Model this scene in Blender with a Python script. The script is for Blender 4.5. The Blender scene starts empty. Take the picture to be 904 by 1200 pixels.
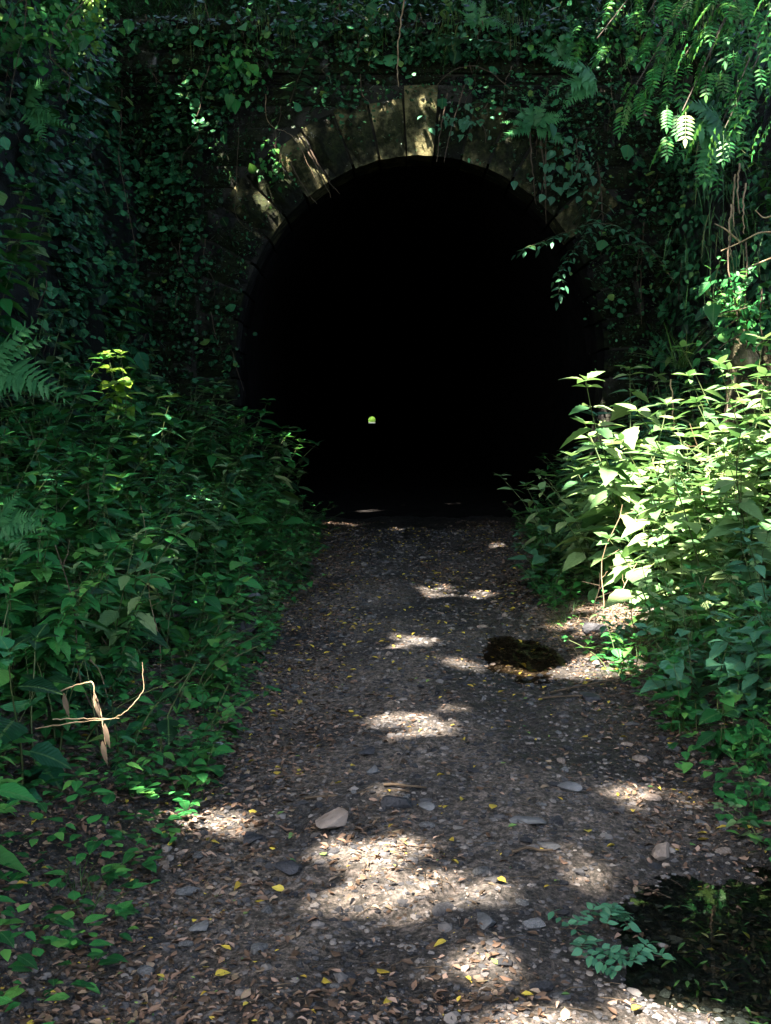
import bpy, bmesh, math, random
import numpy as np
from mathutils import Vector, Matrix

R = random.Random(7)
rng = np.random.default_rng(11)
SC = bpy.context.scene
COL = SC.collection

# ------------------------------------------------------------------ camera
F_PX = 1287.0                       # focal length in photo pixels (1200 px tall)
PITCH = math.atan(106 / F_PX)
CAM_Z = 1.5
cam_d = bpy.data.cameras.new('camera')
cam = bpy.data.objects.new('camera', cam_d)
COL.objects.link(cam)
cam.location = (0, 0, CAM_Z)
cam.rotation_euler = (math.pi / 2 - PITCH, 0, 0)
cam_d.sensor_fit = 'VERTICAL'
cam_d.sensor_height = 24
cam_d.lens = 24 * F_PX / 1200
cam_d.clip_start = 0.05
cam_d.clip_end = 3000
SC.camera = cam

# ------------------------------------------------------------------ light
SUN = Vector((-0.35, -0.46, 0.815)).normalized()      # towards the sun
world = bpy.data.worlds.new('World')
SC.world = world
world.use_nodes = True
wn = world.node_tree.nodes
bg = wn['Background']
sky = wn.new('ShaderNodeTexSky')
sky.sky_type = 'NISHITA'
sky.sun_disc = False
sky.sun_elevation = math.asin(SUN.z)
sky.sun_rotation = math.atan2(SUN.x, SUN.y)
sky.air_density = 0.8
sky.dust_density = 2.5
sky.ozone_density = 0.5
world.node_tree.links.new(sky.outputs[0], bg.inputs[0])
bg.inputs[1].default_value = 0.068
sl = bpy.data.lights.new('sun', 'SUN')
sun = bpy.data.objects.new('sun', sl)
COL.objects.link(sun)
sl.energy = 5.0
sl.angle = math.radians(0.5)
sl.color = (1.0, 0.88, 0.77)
sun.rotation_euler = SUN.to_track_quat('Z', 'Y').to_euler()
sun.location = (-20, -25, 40)
SC.view_settings.view_transform = 'Standard'
SC.view_settings.look = 'None'
SC.view_settings.exposure = 4.0
SC.view_settings.gamma = 1
SC.cycles.use_denoising = True
SC.cycles.max_bounces = 8
SC.cycles.diffuse_bounces = 4
SC.cycles.transparent_max_bounces = 8

# ------------------------------------------------------------------ helpers
def ray(px, py):
    u, v = (px - 452) / F_PX, (600 - py) / F_PX
    c, s = math.cos(PITCH), math.sin(PITCH)
    return u, c + v * s, v * c - s

def at(px, py, Y):
    dx, dy, dz = ray(px, py)
    k = Y / dy
    return Vector((dx * k, Y, CAM_Z + dz * k))

def gp(px, py, z=0.0):
    dx, dy, dz = ray(px, py)
    k = (z - CAM_Z) / dz
    return Vector((dx * k, dy * k, z))

def _hash(ix, iy, iz, seed):
    n = (ix * 374761393 + iy * 668265263 + iz * 2147483647 + seed * 1274126177) & 0xFFFFFFFF
    n = ((n ^ (n >> 13)) * 1274126177) & 0xFFFFFFFF
    n = ((n ^ (n >> 16)) * 2246822519) & 0xFFFFFFFF
    return ((n ^ (n >> 15)) & 0xFFFFFF) / float(0xFFFFFF)

def noise3(x, y, z=0.0, seed=0):
    x = np.asarray(x, float); y = np.asarray(y, float); z = np.asarray(z, float) + 0 * x
    ix, iy, iz = np.floor(x).astype(np.int64), np.floor(y).astype(np.int64), np.floor(z).astype(np.int64)
    fx, fy, fz = x - ix, y - iy, z - iz
    fx, fy, fz = (t * t * (3 - 2 * t) for t in (fx, fy, fz))
    r = 0
    for a in (0, 1):
        for b in (0, 1):
            for c in (0, 1):
                w = (fx if a else 1 - fx) * (fy if b else 1 - fy) * (fz if c else 1 - fz)
                r = r + w * _hash(ix + a, iy + b, iz + c, seed)
    return r * 2 - 1

def fbm(x, y, z=0.0, o=3, seed=0):
    r, a = 0, 1.0
    for i in range(o):
        r = r + a * noise3(np.asarray(x) * 2 ** i, np.asarray(y) * 2 ** i, np.asarray(z) * 2 ** i, seed + i)
        a *= 0.5
    return r

def sstep(a, b, x):
    t = np.clip((np.asarray(x, float) - a) / (b - a), 0, 1)
    return t * t * (3 - 2 * t)

class Geo:
    def __init__(s):
        s.v, s.f, s.u, s.m, s.n = [], [], [], [], 0
    def add(s, v, f, u=None, m=0):
        v = np.asarray(v, float).reshape(-1, 3); f = np.asarray(f, np.int64).reshape(-1, 3)
        if u is None: u = np.zeros((len(v), 2))
        s.v.append(v); s.f.append(f + s.n); s.u.append(np.asarray(u, float)); s.m.append(np.full(len(f), m)); s.n += len(v)
    def scatter(s, T, M, m=0):
        """T = (verts, tris, uv); M = (N,4,4)"""
        M = np.asarray(M)
        if len(M) == 0: return
        v, f, u = T
        vv = np.einsum('nij,kj->nki', M[:, :3, :3], v) + M[:, None, :3, 3]
        k, nv = len(M), len(v)
        ff = f[None] + (np.arange(k) * nv)[:, None, None]
        s.add(vv.reshape(-1, 3), ff.reshape(-1, 3), np.tile(u, (k, 1)), m)
    def mesh(s, name, mats, smooth=True):
        me = bpy.data.meshes.new(name)
        if s.n:
            v = np.concatenate(s.v); f = np.concatenate(s.f); u = np.concatenate(s.u); m = np.concatenate(s.m)
            me.vertices.add(len(v)); me.vertices.foreach_set('co', v.astype(np.float32).ravel())
            me.loops.add(f.size); me.loops.foreach_set('vertex_index', f.astype(np.int32).ravel())
            me.polygons.add(len(f))
            me.polygons.foreach_set('loop_start', np.arange(0, f.size, 3, dtype=np.int32))
            me.polygons.foreach_set('material_index', m.astype(np.int32))
            me.polygons.foreach_set('use_smooth', np.full(len(f), smooth))
            ul = me.uv_layers.new(name='UVMap')
            ul.data.foreach_set('uv', u[f.ravel()].astype(np.float32).ravel())
        for mt in (mats if isinstance(mats, (list, tuple)) else [mats]): me.materials.append(mt)
        me.update(); me.validate()
        return me

def link(name, data, parent=None, **props):
    o = bpy.data.objects.new(name, data)
    COL.objects.link(o)
    if parent: o.parent = parent
    for k, v in props.items(): o[k] = v
    return o

def thing(name, label, cat, loc=(0, 0, 0), rz=0.0, sc=1.0, group=None, data=None):
    o = link(name, data)
    o.location = loc; o.rotation_euler = (0, 0, rz); o.scale = (sc, sc, sc)
    o['label'] = label; o['category'] = cat
    if group: o['group'] = group
    return o

def mats_dir(pos, d, up=None, scale=1.0, roll=None):
    """Matrices with local +Y along d and local +Z near up."""
    pos = np.atleast_2d(pos).astype(float); d = np.atleast_2d(d).astype(float)
    n = len(pos)
    d = d / (np.linalg.norm(d, axis=1, keepdims=True) + 1e-9)
    up = np.tile([0, 0, 1.0], (n, 1)) if up is None else np.broadcast_to(np.atleast_2d(up), (n, 3)).astype(float)
    z = up - d * (d * up).sum(1, keepdims=True)
    bad = np.linalg.norm(z, axis=1) < 1e-3
    z[bad] = np.cross(d[bad], [1.0, 0.2, 0])
    z /= np.linalg.norm(z, axis=1, keepdims=True) + 1e-9
    x = np.cross(d, z)
    if roll is not None:
        c, s = np.cos(roll)[:, None], np.sin(roll)[:, None]
        x, z = x * c + z * s, z * c - x * s
    sc = np.broadcast_to(np.asarray(scale, float), (n,))[:, None]
    M = np.zeros((n, 4, 4)); M[:, 3, 3] = 1
    M[:, :3, 0] = x * sc; M[:, :3, 1] = d * sc; M[:, :3, 2] = z * sc; M[:, :3, 3] = pos
    return M

def tube(g, pts, r0, r1, sides=5, m=0):
    pts = np.asarray(pts, float); n = len(pts)
    t = np.gradient(pts, axis=0); t /= np.linalg.norm(t, axis=1, keepdims=True) + 1e-9
    ref = np.array([0.3, 0.9, 0.1]) if abs(t[0][1]) < 0.8 else np.array([1.0, 0, 0.1])
    a = np.cross(t, ref); a /= np.linalg.norm(a, axis=1, keepdims=True) + 1e-9
    b = np.cross(t, a)
    r = np.linspace(r0, r1, n)[:, None]
    V = []
    for i in range(sides):
        q = 2 * math.pi * i / sides
        V.append(pts + r * (a * math.cos(q) + b * math.sin(q)))
    V = np.stack(V, 1).reshape(-1, 3)
    Fc = []
    for j in range(n - 1):
        for i in range(sides):
            p, q = j * sides + i, j * sides + (i + 1) % sides
            Fc += [(p, q, q + sides), (p, q + sides, p + sides)]
    U = np.stack([np.tile(np.arange(sides) / sides, n), np.repeat(np.linspace(0, 1, n), sides)], 1)
    g.add(V, Fc, U, m)

def curve(p0, p1, sag=0.0, n=8, wob=0.02, seed=None):
    rr = R if seed is None else random.Random(seed)
    p0, p1 = np.array(p0, float), np.array(p1, float)
    t = np.linspace(0, 1, n)[:, None]
    p = p0 + (p1 - p0) * t
    p[:, 2] += sag * 4 * (t * (1 - t))[:, 0]
    for k in range(3):
        ph, am = rr.uniform(0, 6), rr.uniform(-wob, wob)
        p[:, k] += am * np.sin(ph + t[:, 0] * rr.uniform(3, 8)) * np.sin(np.pi * t[:, 0])
    return p

# ------------------------------------------------------------------ materials
def new_mat(name):
    m = bpy.data.materials.new(name); m.use_nodes = True
    nt = m.node_tree; nt.nodes.clear()
    out = nt.nodes.new('ShaderNodeOutputMaterial')
    return m, nt, out

def ramp(nt, fac, stops):
    r = nt.nodes.new('ShaderNodeValToRGB')
    e = r.color_ramp.elements
    while len(e) < len(stops): e.new(0.5)
    for i, (p, c) in enumerate(stops):
        e[i].position = p; e[i].color = (*c, 1) if len(c) == 3 else c
    nt.links.new(fac, r.inputs[0])
    return r.outputs[0]

def nnoise(nt, scale, detail=4, coord=None, rough=0.6):
    n = nt.nodes.new('ShaderNodeTexNoise')
    n.inputs['Scale'].default_value = scale; n.inputs['Detail'].default_value = detail; n.inputs['Roughness'].default_value = rough
    if coord is not None: nt.links.new(coord, n.inputs['Vector'])
    return n.outputs[0]

def math_n(nt, op, a, b):
    n = nt.nodes.new('ShaderNodeMath'); n.operation = op
    for i, x in enumerate((a, b)):
        if isinstance(x, (int, float)): n.inputs[i].default_value = x
        else: nt.links.new(x, n.inputs[i])
    return n.outputs[0]

def mixc(nt, fac, a, b):
    n = nt.nodes.new('ShaderNodeMix'); n.data_type = 'RGBA'
    for sock, x in ((n.inputs[0], fac), (n.inputs[6], a), (n.inputs[7], b)):
        if isinstance(x, (int, float)): sock.default_value = x
        elif isinstance(x, tuple): sock.default_value = (*x, 1)
        else: nt.links.new(x, sock)
    return n.outputs[2]

def rand_out(nt):
    oi = nt.nodes.new('ShaderNodeObjectInfo'); ge = nt.nodes.new('ShaderNodeNewGeometry')
    return math_n(nt, 'FRACT', math_n(nt, 'ADD', oi.outputs['Random'], ge.outputs['Random Per Island']), 0)

def leaf_mat(name, stops, trans=0.28, rough=0.42, vein=True, spec=0.28, tcol=(0.10, 0.22, 0.03)):
    m, nt, out = new_mat(name)
    r = rand_out(nt)
    c = ramp(nt, r, stops)
    b = nt.nodes.new('ShaderNodeBsdfPrincipled')
    b.inputs['Roughness'].default_value = rough; b.inputs['Specular IOR Level'].default_value = spec
    tc = nt.nodes.new('ShaderNodeTexCoord')
    if vein:
        sx = nt.nodes.new('ShaderNodeSeparateXYZ'); nt.links.new(tc.outputs['UV'], sx.inputs[0])
        ax = math_n(nt, 'ABSOLUTE', math_n(nt, 'SUBTRACT', sx.outputs[0], 0.5), 0)
        mid = math_n(nt, 'LESS_THAN', ax, 0.035)
        side = math_n(nt, 'SINE', math_n(nt, 'MULTIPLY', math_n(nt, 'SUBTRACT', sx.outputs[1], math_n(nt, 'MULTIPLY', ax, 0.6)), 60.0), 0)
        c = mixc(nt, math_n(nt, 'MULTIPLY', mid, 0.4), c, (0.13, 0.22, 0.07))
        bp = nt.nodes.new('ShaderNodeBump'); bp.inputs['Strength'].default_value = 0.14; bp.inputs['Distance'].default_value = 0.006
        nt.links.new(side, bp.inputs['Height']); nt.links.new(bp.outputs[0], b.inputs['Normal'])
    nz = nnoise(nt, 9, 3, tc.outputs['Object'])
    c = mixc(nt, math_n(nt, 'MULTIPLY', nz, 0.5), c, mixc(nt, 0.55, c, (0.02, 0.035, 0.015)))
    nt.links.new(c, b.inputs['Base Color'])
    t = nt.nodes.new('ShaderNodeBsdfTranslucent')
    nt.links.new(mixc(nt, 0.5, c, tcol), t.inputs['Color'])
    mx = nt.nodes.new('ShaderNodeMixShader'); mx.inputs[0].default_value = trans
    nt.links.new(b.outputs[0], mx.inputs[1]); nt.links.new(t.outputs[0], mx.inputs[2]); nt.links.new(mx.outputs[0], out.inputs[0])
    return m

def rough_mat(name, stops, scale=6, detail=6, rough=0.85, bump=0.5, bscale=30, objrand=0.0, coordk='Object', spec=0.3, dist=0.02):
    m, nt, out = new_mat(name)
    tc = nt.nodes.new('ShaderNodeTexCoord'); co = tc.outputs[coordk]
    n = nnoise(nt, scale, detail, co)
    if objrand:
        n = math_n(nt, 'ADD', n, math_n(nt, 'MULTIPLY', math_n(nt, 'SUBTRACT', rand_out(nt), 0.5), objrand))
    c = ramp(nt, n, stops)
    b = nt.nodes.new('ShaderNodeBsdfPrincipled'); b.inputs['Roughness'].default_value = rough
    b.inputs['Specular IOR Level'].default_value = spec
    nt.links.new(c, b.inputs['Base Color'])
    if bump:
        bp = nt.nodes.new('ShaderNodeBump'); bp.inputs['Strength'].default_value = bump; bp.inputs['Distance'].default_value = dist
        nt.links.new(nnoise(nt, bscale, 5, co), bp.inputs['Height']); nt.links.new(bp.outputs[0], b.inputs['Normal'])
    nt.links.new(b.outputs[0], out.inputs[0])
    return m

M = {}
M['leaf_green'] = leaf_mat('leaf_green', [(0, (0.005, 0.06, 0.014)), (0.4, (0.014, 0.13, 0.03)), (0.75, (0.04, 0.25, 0.055)), (1, (0.12, 0.33, 0.06))], trans=0.32)
M['leaf_pale'] = leaf_mat('leaf_pale', [(0, (0.05, 0.15, 0.06)), (0.5, (0.14, 0.27, 0.10)), (0.9, (0.25, 0.36, 0.15)), (1, (0.32, 0.38, 0.14))], trans=0.35)  # pale leaf tone, raised to brighten the sunlit right bank
M['leaf_yellowgreen'] = leaf_mat('leaf_yellowgreen', [(0, (0.09, 0.22, 0.03)), (1, (0.17, 0.32, 0.05))], trans=0.4, tcol=(0.3, 0.45, 0.05))
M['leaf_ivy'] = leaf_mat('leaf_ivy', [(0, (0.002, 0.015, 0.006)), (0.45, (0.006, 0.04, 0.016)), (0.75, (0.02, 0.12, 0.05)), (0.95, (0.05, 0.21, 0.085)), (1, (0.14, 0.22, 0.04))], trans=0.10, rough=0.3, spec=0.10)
M['leaf_teal'] = leaf_mat('leaf_teal', [(0, (0.03, 0.13, 0.07)), (1, (0.07, 0.22, 0.12))], trans=0.2, rough=0.4)
M['fern'] = leaf_mat('fern_green', [(0, (0.03, 0.15, 0.055)), (1, (0.08, 0.27, 0.09))], trans=0.3, vein=False)
M['grass'] = leaf_mat('grass_green', [(0, (0.02, 0.07, 0.02)), (0.7, (0.05, 0.12, 0.025)), (1, (0.16, 0.15, 0.05))], trans=0.3, vein=False, rough=0.5)
M['canopy'] = leaf_mat('canopy_leaf', [(0, (0.03, 0.10, 0.03)), (1, (0.06, 0.16, 0.04))], trans=0.2, vein=False, tcol=(0.05, 0.14, 0.02))
M['stem'] = rough_mat('green_stem', [(0.3, (0.03, 0.06, 0.02)), (0.7, (0.10, 0.12, 0.04))], scale=20, bump=0.1, rough=0.6)
M['woody'] = rough_mat('woody_stem', [(0.3, (0.035, 0.025, 0.015)), (0.7, (0.11, 0.08, 0.05))], scale=14, bump=0.4, rough=0.8)
M['straw'] = rough_mat('dry_straw', [(0.3, (0.12, 0.08, 0.04)), (0.7, (0.36, 0.27, 0.16))], scale=14, bump=0.3, rough=0.7)
M['bark'] = rough_mat('bark', [(0.3, (0.03, 0.03, 0.02)), (0.55, (0.09, 0.075, 0.055)), (0.8, (0.07, 0.10, 0.03))], scale=5, bump=1.0, bscale=14, dist=0.04)
M['water_moss'] = None
M['brown'] = leaf_mat('dead_leaf_brown', [(0, (0.03, 0.018, 0.012)), (0.45, (0.085, 0.05, 0.032)), (0.8, (0.19, 0.115, 0.078)), (1, (0.36, 0.25, 0.19))], trans=0.08, rough=0.6, vein=False, tcol=(0.2, 0.1, 0.04))
M['tan'] = leaf_mat('dead_leaf_tan', [(0, (0.13, 0.085, 0.055)), (1, (0.33, 0.24, 0.17))], trans=0.1, rough=0.6, tcol=(0.3, 0.2, 0.1))
M['yellow'] = leaf_mat('fallen_leaf_yellow', [(0, (0.38, 0.26, 0.03)), (1, (0.62, 0.5, 0.07))], trans=0.15, rough=0.5, tcol=(0.5, 0.4, 0.05))
M['gleaf'] = leaf_mat('fallen_leaf_green', [(0, (0.06, 0.16, 0.05)), (1, (0.22, 0.34, 0.08))], trans=0.15, rough=0.5)

def stone_mat(name, base, moss=0.5, lichen=0.62):
    m, nt, out = new_mat(name)
    tc = nt.nodes.new('ShaderNodeTexCoord'); co = tc.outputs['Object']
    r = rand_out(nt)
    oi = nt.nodes.new('ShaderNodeObjectInfo')
    n1 = math_n(nt, 'ADD', nnoise(nt, 3.0, 8, co), math_n(nt, 'MULTIPLY', math_n(nt, 'SUBTRACT', oi.outputs['Random'], 0.5), 0.35))
    c = ramp(nt, n1, base)
    mm = nnoise(nt, 1.1, 6, co, 0.7)
    c = mixc(nt, ramp(nt, mm, [(moss, (0, 0, 0)), (moss + 0.08, (0.9, 0.9, 0.9))]), c, ramp(nt, nnoise(nt, 25, 3, co), [(0.35, (0.003, 0.006, 0.002)), (0.72, (0.018, 0.028, 0.006))]))
    ll = nnoise(nt, 5.0, 7, co, 0.75)
    c = mixc(nt, ramp(nt, ll, [(lichen, (0, 0, 0)), (lichen + 0.05, (0.8, 0.8, 0.8))]), c, (0.30, 0.29, 0.25))
    b = nt.nodes.new('ShaderNodeBsdfPrincipled'); b.inputs['Roughness'].default_value = 0.8
    b.inputs['Specular IOR Level'].default_value = 0.15
    nt.links.new(c, b.inputs['Base Color'])
    bp = nt.nodes.new('ShaderNodeBump'); bp.inputs['Strength'].default_value = 1.0; bp.inputs['Distance'].default_value = 0.05
    nt.links.new(math_n(nt, 'ADD', nnoise(nt, 14, 8, co, 0.7), math_n(nt, 'MULTIPLY', mm, 0.6)), bp.inputs['Height'])
    nt.links.new(bp.outputs[0], b.inputs['Normal']); nt.links.new(b.outputs[0], out.inputs[0])
    return m
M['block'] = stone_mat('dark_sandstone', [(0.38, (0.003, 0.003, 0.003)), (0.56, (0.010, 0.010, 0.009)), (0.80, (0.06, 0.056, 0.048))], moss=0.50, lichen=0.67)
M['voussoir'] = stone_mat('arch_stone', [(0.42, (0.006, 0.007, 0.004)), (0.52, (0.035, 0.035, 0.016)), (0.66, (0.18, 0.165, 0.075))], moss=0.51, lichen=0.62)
M['lining'] = stone_mat('dark_lining', [(0.3, (0.005, 0.005, 0.005)), (0.7, (0.018, 0.017, 0.016))], moss=0.8, lichen=0.8)  # near-black base carries the darkness inside the bore
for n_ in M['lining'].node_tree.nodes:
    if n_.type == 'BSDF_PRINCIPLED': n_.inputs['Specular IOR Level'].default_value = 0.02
M['pale_block'] = stone_mat('pale_dressed_stone', [(0.45, (0.006, 0.007, 0.007)), (0.57, (0.03, 0.031, 0.033)), (0.75, (0.25, 0.255, 0.26))], moss=0.47, lichen=0.62)
M['mortar'] = rough_mat('mortar_soil', [(0.3, (0.008, 0.008, 0.007)), (0.7, (0.03, 0.03, 0.022))], bump=0.6)
M['rock_tan'] = rough_mat('rock_tan', [(0.3, (0.13, 0.10, 0.075)), (0.7, (0.34, 0.28, 0.23))], scale=8, bump=0.7, bscale=22)
M['rock_grey'] = rough_mat('rock_grey', [(0.3, (0.05, 0.052, 0.052)), (0.7, (0.17, 0.175, 0.175))], scale=8, bump=0.7, bscale=22, objrand=0.3)
M['rock_dark'] = rough_mat('rock_dark', [(0.3, (0.012, 0.013, 0.015)), (0.7, (0.05, 0.052, 0.058))], scale=8, bump=0.7, bscale=22, rough=0.6)
M['rock_white'] = rough_mat('rock_white_marked', [(0.46, (0.015, 0.017, 0.02)), (0.52, (0.4, 0.42, 0.45))], scale=14, detail=8, bump=0.7, bscale=22)
M['gravel'] = rough_mat('gravel', [(0.25, (0.02, 0.021, 0.023)), (0.6, (0.065, 0.064, 0.064)), (0.9, (0.2, 0.18, 0.16))], scale=3, bump=0.4, objrand=0.7)

def ground_mat():
    m, nt, out = new_mat('path_soil')
    tc = nt.nodes.new('ShaderNodeTexCoord'); co = tc.outputs['Object']
    big = nnoise(nt, 0.9, 5, co); fine = nnoise(nt, 34, 6, co, 0.75); fine2 = nnoise(nt, 130, 3, co, 0.7)
    c1 = ramp(nt, fine, [(0.28, (0.02, 0.018, 0.015)), (0.46, (0.055, 0.050, 0.041)), (0.62, (0.20, 0.165, 0.138)), (0.8, (0.46, 0.38, 0.33))])
    c2 = ramp(nt, fine, [(0.3, (0.012, 0.011, 0.010)), (0.55, (0.034, 0.034, 0.033)), (0.85, (0.14, 0.135, 0.125))])
    c = mixc(nt, ramp(nt, big, [(0.46, (0, 0, 0)), (0.62, (1, 1, 1))]), c1, c2)
    sp = ramp(nt, fine2, [(0.62, (0, 0, 0)), (0.68, (0.5, 0.5, 0.5))])
    c = mixc(nt, sp, c, (0.2, 0.18, 0.165))
    # moss on the flanks by ground height, near-black to paint shade behind the ivy
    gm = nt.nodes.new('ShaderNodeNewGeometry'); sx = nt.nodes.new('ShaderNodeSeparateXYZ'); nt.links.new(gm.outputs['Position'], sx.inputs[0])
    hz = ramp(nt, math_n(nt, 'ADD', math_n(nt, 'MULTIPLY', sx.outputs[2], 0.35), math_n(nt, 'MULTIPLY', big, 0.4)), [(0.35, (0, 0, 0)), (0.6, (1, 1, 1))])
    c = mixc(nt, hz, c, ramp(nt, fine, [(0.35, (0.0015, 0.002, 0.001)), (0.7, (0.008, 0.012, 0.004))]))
    b = nt.nodes.new('ShaderNodeBsdfPrincipled')
    wa = nt.nodes.new('ShaderNodeAttribute'); wa.attribute_name = 'wet_shade'  # wet puddle rims and patches, plus painted shade toward the tunnel
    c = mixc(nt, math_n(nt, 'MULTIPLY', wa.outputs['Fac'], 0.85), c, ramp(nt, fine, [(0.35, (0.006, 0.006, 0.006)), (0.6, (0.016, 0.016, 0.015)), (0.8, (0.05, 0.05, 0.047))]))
    nt.links.new(c, b.inputs['Base Color'])
    rr = nt.nodes.new('ShaderNodeMapRange'); nt.links.new(big, rr.inputs[0]); rr.inputs[3].default_value = 0.95; rr.inputs[4].default_value = 0.6
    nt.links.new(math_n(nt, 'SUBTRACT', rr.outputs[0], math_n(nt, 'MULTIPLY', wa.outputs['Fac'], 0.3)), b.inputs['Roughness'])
    b.inputs['Specular IOR Level'].default_value = 0.15
    vo = nt.nodes.new('ShaderNodeTexVoronoi'); vo.inputs['Scale'].default_value = 60; nt.links.new(co, vo.inputs['Vector'])
    h = math_n(nt, 'ADD', math_n(nt, 'MULTIPLY', fine, 1.0), math_n(nt, 'MULTIPLY', vo.outputs['Distance'], 0.5))
    bp = nt.nodes.new('ShaderNodeBump'); bp.inputs['Strength'].default_value = 0.9; bp.inputs['Distance'].default_value = 0.02
    nt.links.new(h, bp.inputs['Height']); nt.links.new(bp.outputs[0], b.inputs['Normal'])
    nt.links.new(b.outputs[0], out.inputs[0])
    return m
M['ground'] = ground_mat()
M['bank'] = rough_mat('bank_moss', [(0.3, (0.002, 0.004, 0.001)), (0.55, (0.006, 0.013, 0.003)), (0.75, (0.02, 0.04, 0.006))], scale=2.5, bump=1, bscale=12, dist=0.05)
M['earth'] = rough_mat('bare_earth', [(0.4, (0.015, 0.02, 0.006)), (0.54, (0.07, 0.06, 0.03)), (0.70, (0.30, 0.24, 0.18))], scale=3, bump=1, bscale=12, dist=0.05)

def water_mat(name='still_water', tint=(0.50, 0.56, 0.52, 1)):
    m, nt, out = new_mat(name)
    t = nt.nodes.new('ShaderNodeBsdfTransparent'); t.inputs[0].default_value = tint
    g = nt.nodes.new('ShaderNodeBsdfGlossy'); g.inputs['Roughness'].default_value = 0.02
    fr = nt.nodes.new('ShaderNodeFresnel'); fr.inputs[0].default_value = 1.33
    tc = nt.nodes.new('ShaderNodeTexCoord')
    bp = nt.nodes.new('ShaderNodeBump'); bp.inputs['Strength'].default_value = 0.025; bp.inputs['Distance'].default_value = 0.01
    nt.links.new(nnoise(nt, 7, 3, tc.outputs['Object']), bp.inputs['Height'])
    nt.links.new(bp.outputs[0], g.inputs['Normal']); nt.links.new(bp.outputs[0], fr.inputs['Normal'])
    mx = nt.nodes.new('ShaderNodeMixShader')
    nt.links.new(fr.outputs[0], mx.inputs[0]); nt.links.new(t.outputs[0], mx.inputs[1]); nt.links.new(g.outputs[0], mx.inputs[2])
    nt.links.new(mx.outputs[0], out.inputs[0])
    return m
M['water'] = water_mat()
M['muddy_water'] = water_mat('muddy_water', (0.85, 0.75, 0.6, 1))
M['shade_dark_floor'] = rough_mat('shade_dark_floor', [(0.3, (0.004, 0.004, 0.004)), (0.7, (0.014, 0.013, 0.012))], scale=8, bump=0.6, bscale=30, spec=0.03)  # near-black floor colour stands in for the shade inside the tunnel

# ------------------------------------------------------------------ terrain
PY = 17.0                            # portal face
CX = 0.53                            # centre of the arch
TLEN = 890.0
TDIR = (-17 / F_PX)                  # the bore drifts this much in x per metre
def foot_l(y): return np.interp(y, [-50, 2, 6, 10, 14, 17], [-0.95, -0.85, -0.9, -0.9, -0.95, -1.15]) + 0.12 * noise3(np.asarray(y) * 0.9, 3.3)
def foot_r(y): return np.interp(y, [-50, 2, 4, 7, 9, 13, 17], [1.35, 1.25, 1.3, 1.35, 1.4, 1.75, 2.1]) + 0.12 * noise3(np.asarray(y) * 0.9, 9.3)

PUDDLES = [(1.20, 3.02, 0.54, 0.56, 0.05), (0.86, 7.0, 0.2, 0.5, 0.035)]
def H(x, y, fine=True):
    x = np.asarray(x, float); y = np.asarray(y, float)
    dl = np.maximum(0, foot_l(y) - x); dr = np.maximum(0, x - foot_r(y))
    h = 0.30 * np.minimum(dl, 2.2) + 0.25 * np.minimum(dr, 0.9) + 0.75 * np.clip(dr - 0.9, 0, 1.6)
    hc = np.interp(y, [-60, 0, 6, 12, 17.3], [2.0, 2.2, 4.0, 6.6, 7.2])
    wob = 0.18 * fbm(y * 0.8, x * 0.15, 0, 3, 5)
    h = h + hc * sstep(-3.35, -4.35, x + wob) * 0.92 + 0.22 * np.clip(-4.35 - x, 0, 30)
    hr = np.interp(y, [-60, 0, 6, 12, 17.3], [1.5, 1.8, 3.2, 5.6, 6.2])
    h = h + hr * sstep(3.9, 5.1, x + wob) * 0.92 + 0.2 * np.clip(x - 5.1, 0, 30)
    bank = np.clip((dl + dr) / 1.0, 0, 1)
    h = h + bank * 0.12 * fbm(x * 1.1, y * 1.1, 0, 3, 21)
    # path: slight crown between two ruts
    h = h + (1 - bank) * (0.025 * fbm(x * 1.5, y * 0.7, 0, 3, 2) + 0.018 * np.cos((x - 0.2) * 4.2) * (np.abs(x - .2) < 1.5))
    if fine:
        h = h + (1 - 0.6 * bank) * (0.014 * fbm(x * 6, y * 6, 0, 3, 8) + 0.016 * np.maximum(0, noise3(x * 18, y * 18, 0, 4)))
    for (a, b, ra, rb, dep) in PUDDLES:
        q = np.sqrt(((x - a) / ra) ** 2 + ((y - b) / rb) ** 2) + 0.35 * fbm(x * 2.6, y * 2.6, 0, 3, 31)
        h = h - dep * (1 - sstep(0.3, 1.35, q)) - 0.02 * (1 - sstep(1.0, 1.7, q))
    return h

def H1(x, y): return float(H(np.array([x]), np.array([y]))[0])

def axis_lines(parts):
    out = []
    for a, b, s in parts: out += list(np.arange(a, b - 1e-6, s))
    return np.array(out)
xs = np.concatenate([axis_lines([(-60, -12, 4), (-12, -5.2, 0.5), (-5.2, -1.5, 0.07), (-1.5, 1.9, 0.02), (1.9, 6, 0.07), (6, 12, 0.5), (12, 60, 4)]), [60]])
ys = np.concatenate([axis_lines([(-50, -6, 2), (-6, 2.4, 0.25), (2.4, 7.6, 0.022), (7.6, 17.2, 0.06)]), [17.25]])
X, Y = np.meshgrid(xs, ys)
Z = H(X, Y)
steep = (np.abs(X) > 3.0)
JX = np.where(steep & (np.abs(X) < 6), 0.14 * fbm(X * 1.2, Y * 1.2, Z * 1.4, 3, 50), 0)
V = np.stack([X + JX, Y, Z], -1).reshape(-1, 3)
nx, ny = len(xs), len(ys)
I = (np.arange(ny - 1)[:, None] * nx + np.arange(nx - 1)[None]).ravel()
Fq = np.concatenate([np.stack([I, I + 1, I + nx + 1], 1), np.stack([I, I + nx + 1, I + nx], 1)])
g = Geo(); g.add(V, Fq)
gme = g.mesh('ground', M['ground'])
wet_shade = np.zeros(X.shape)
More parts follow.
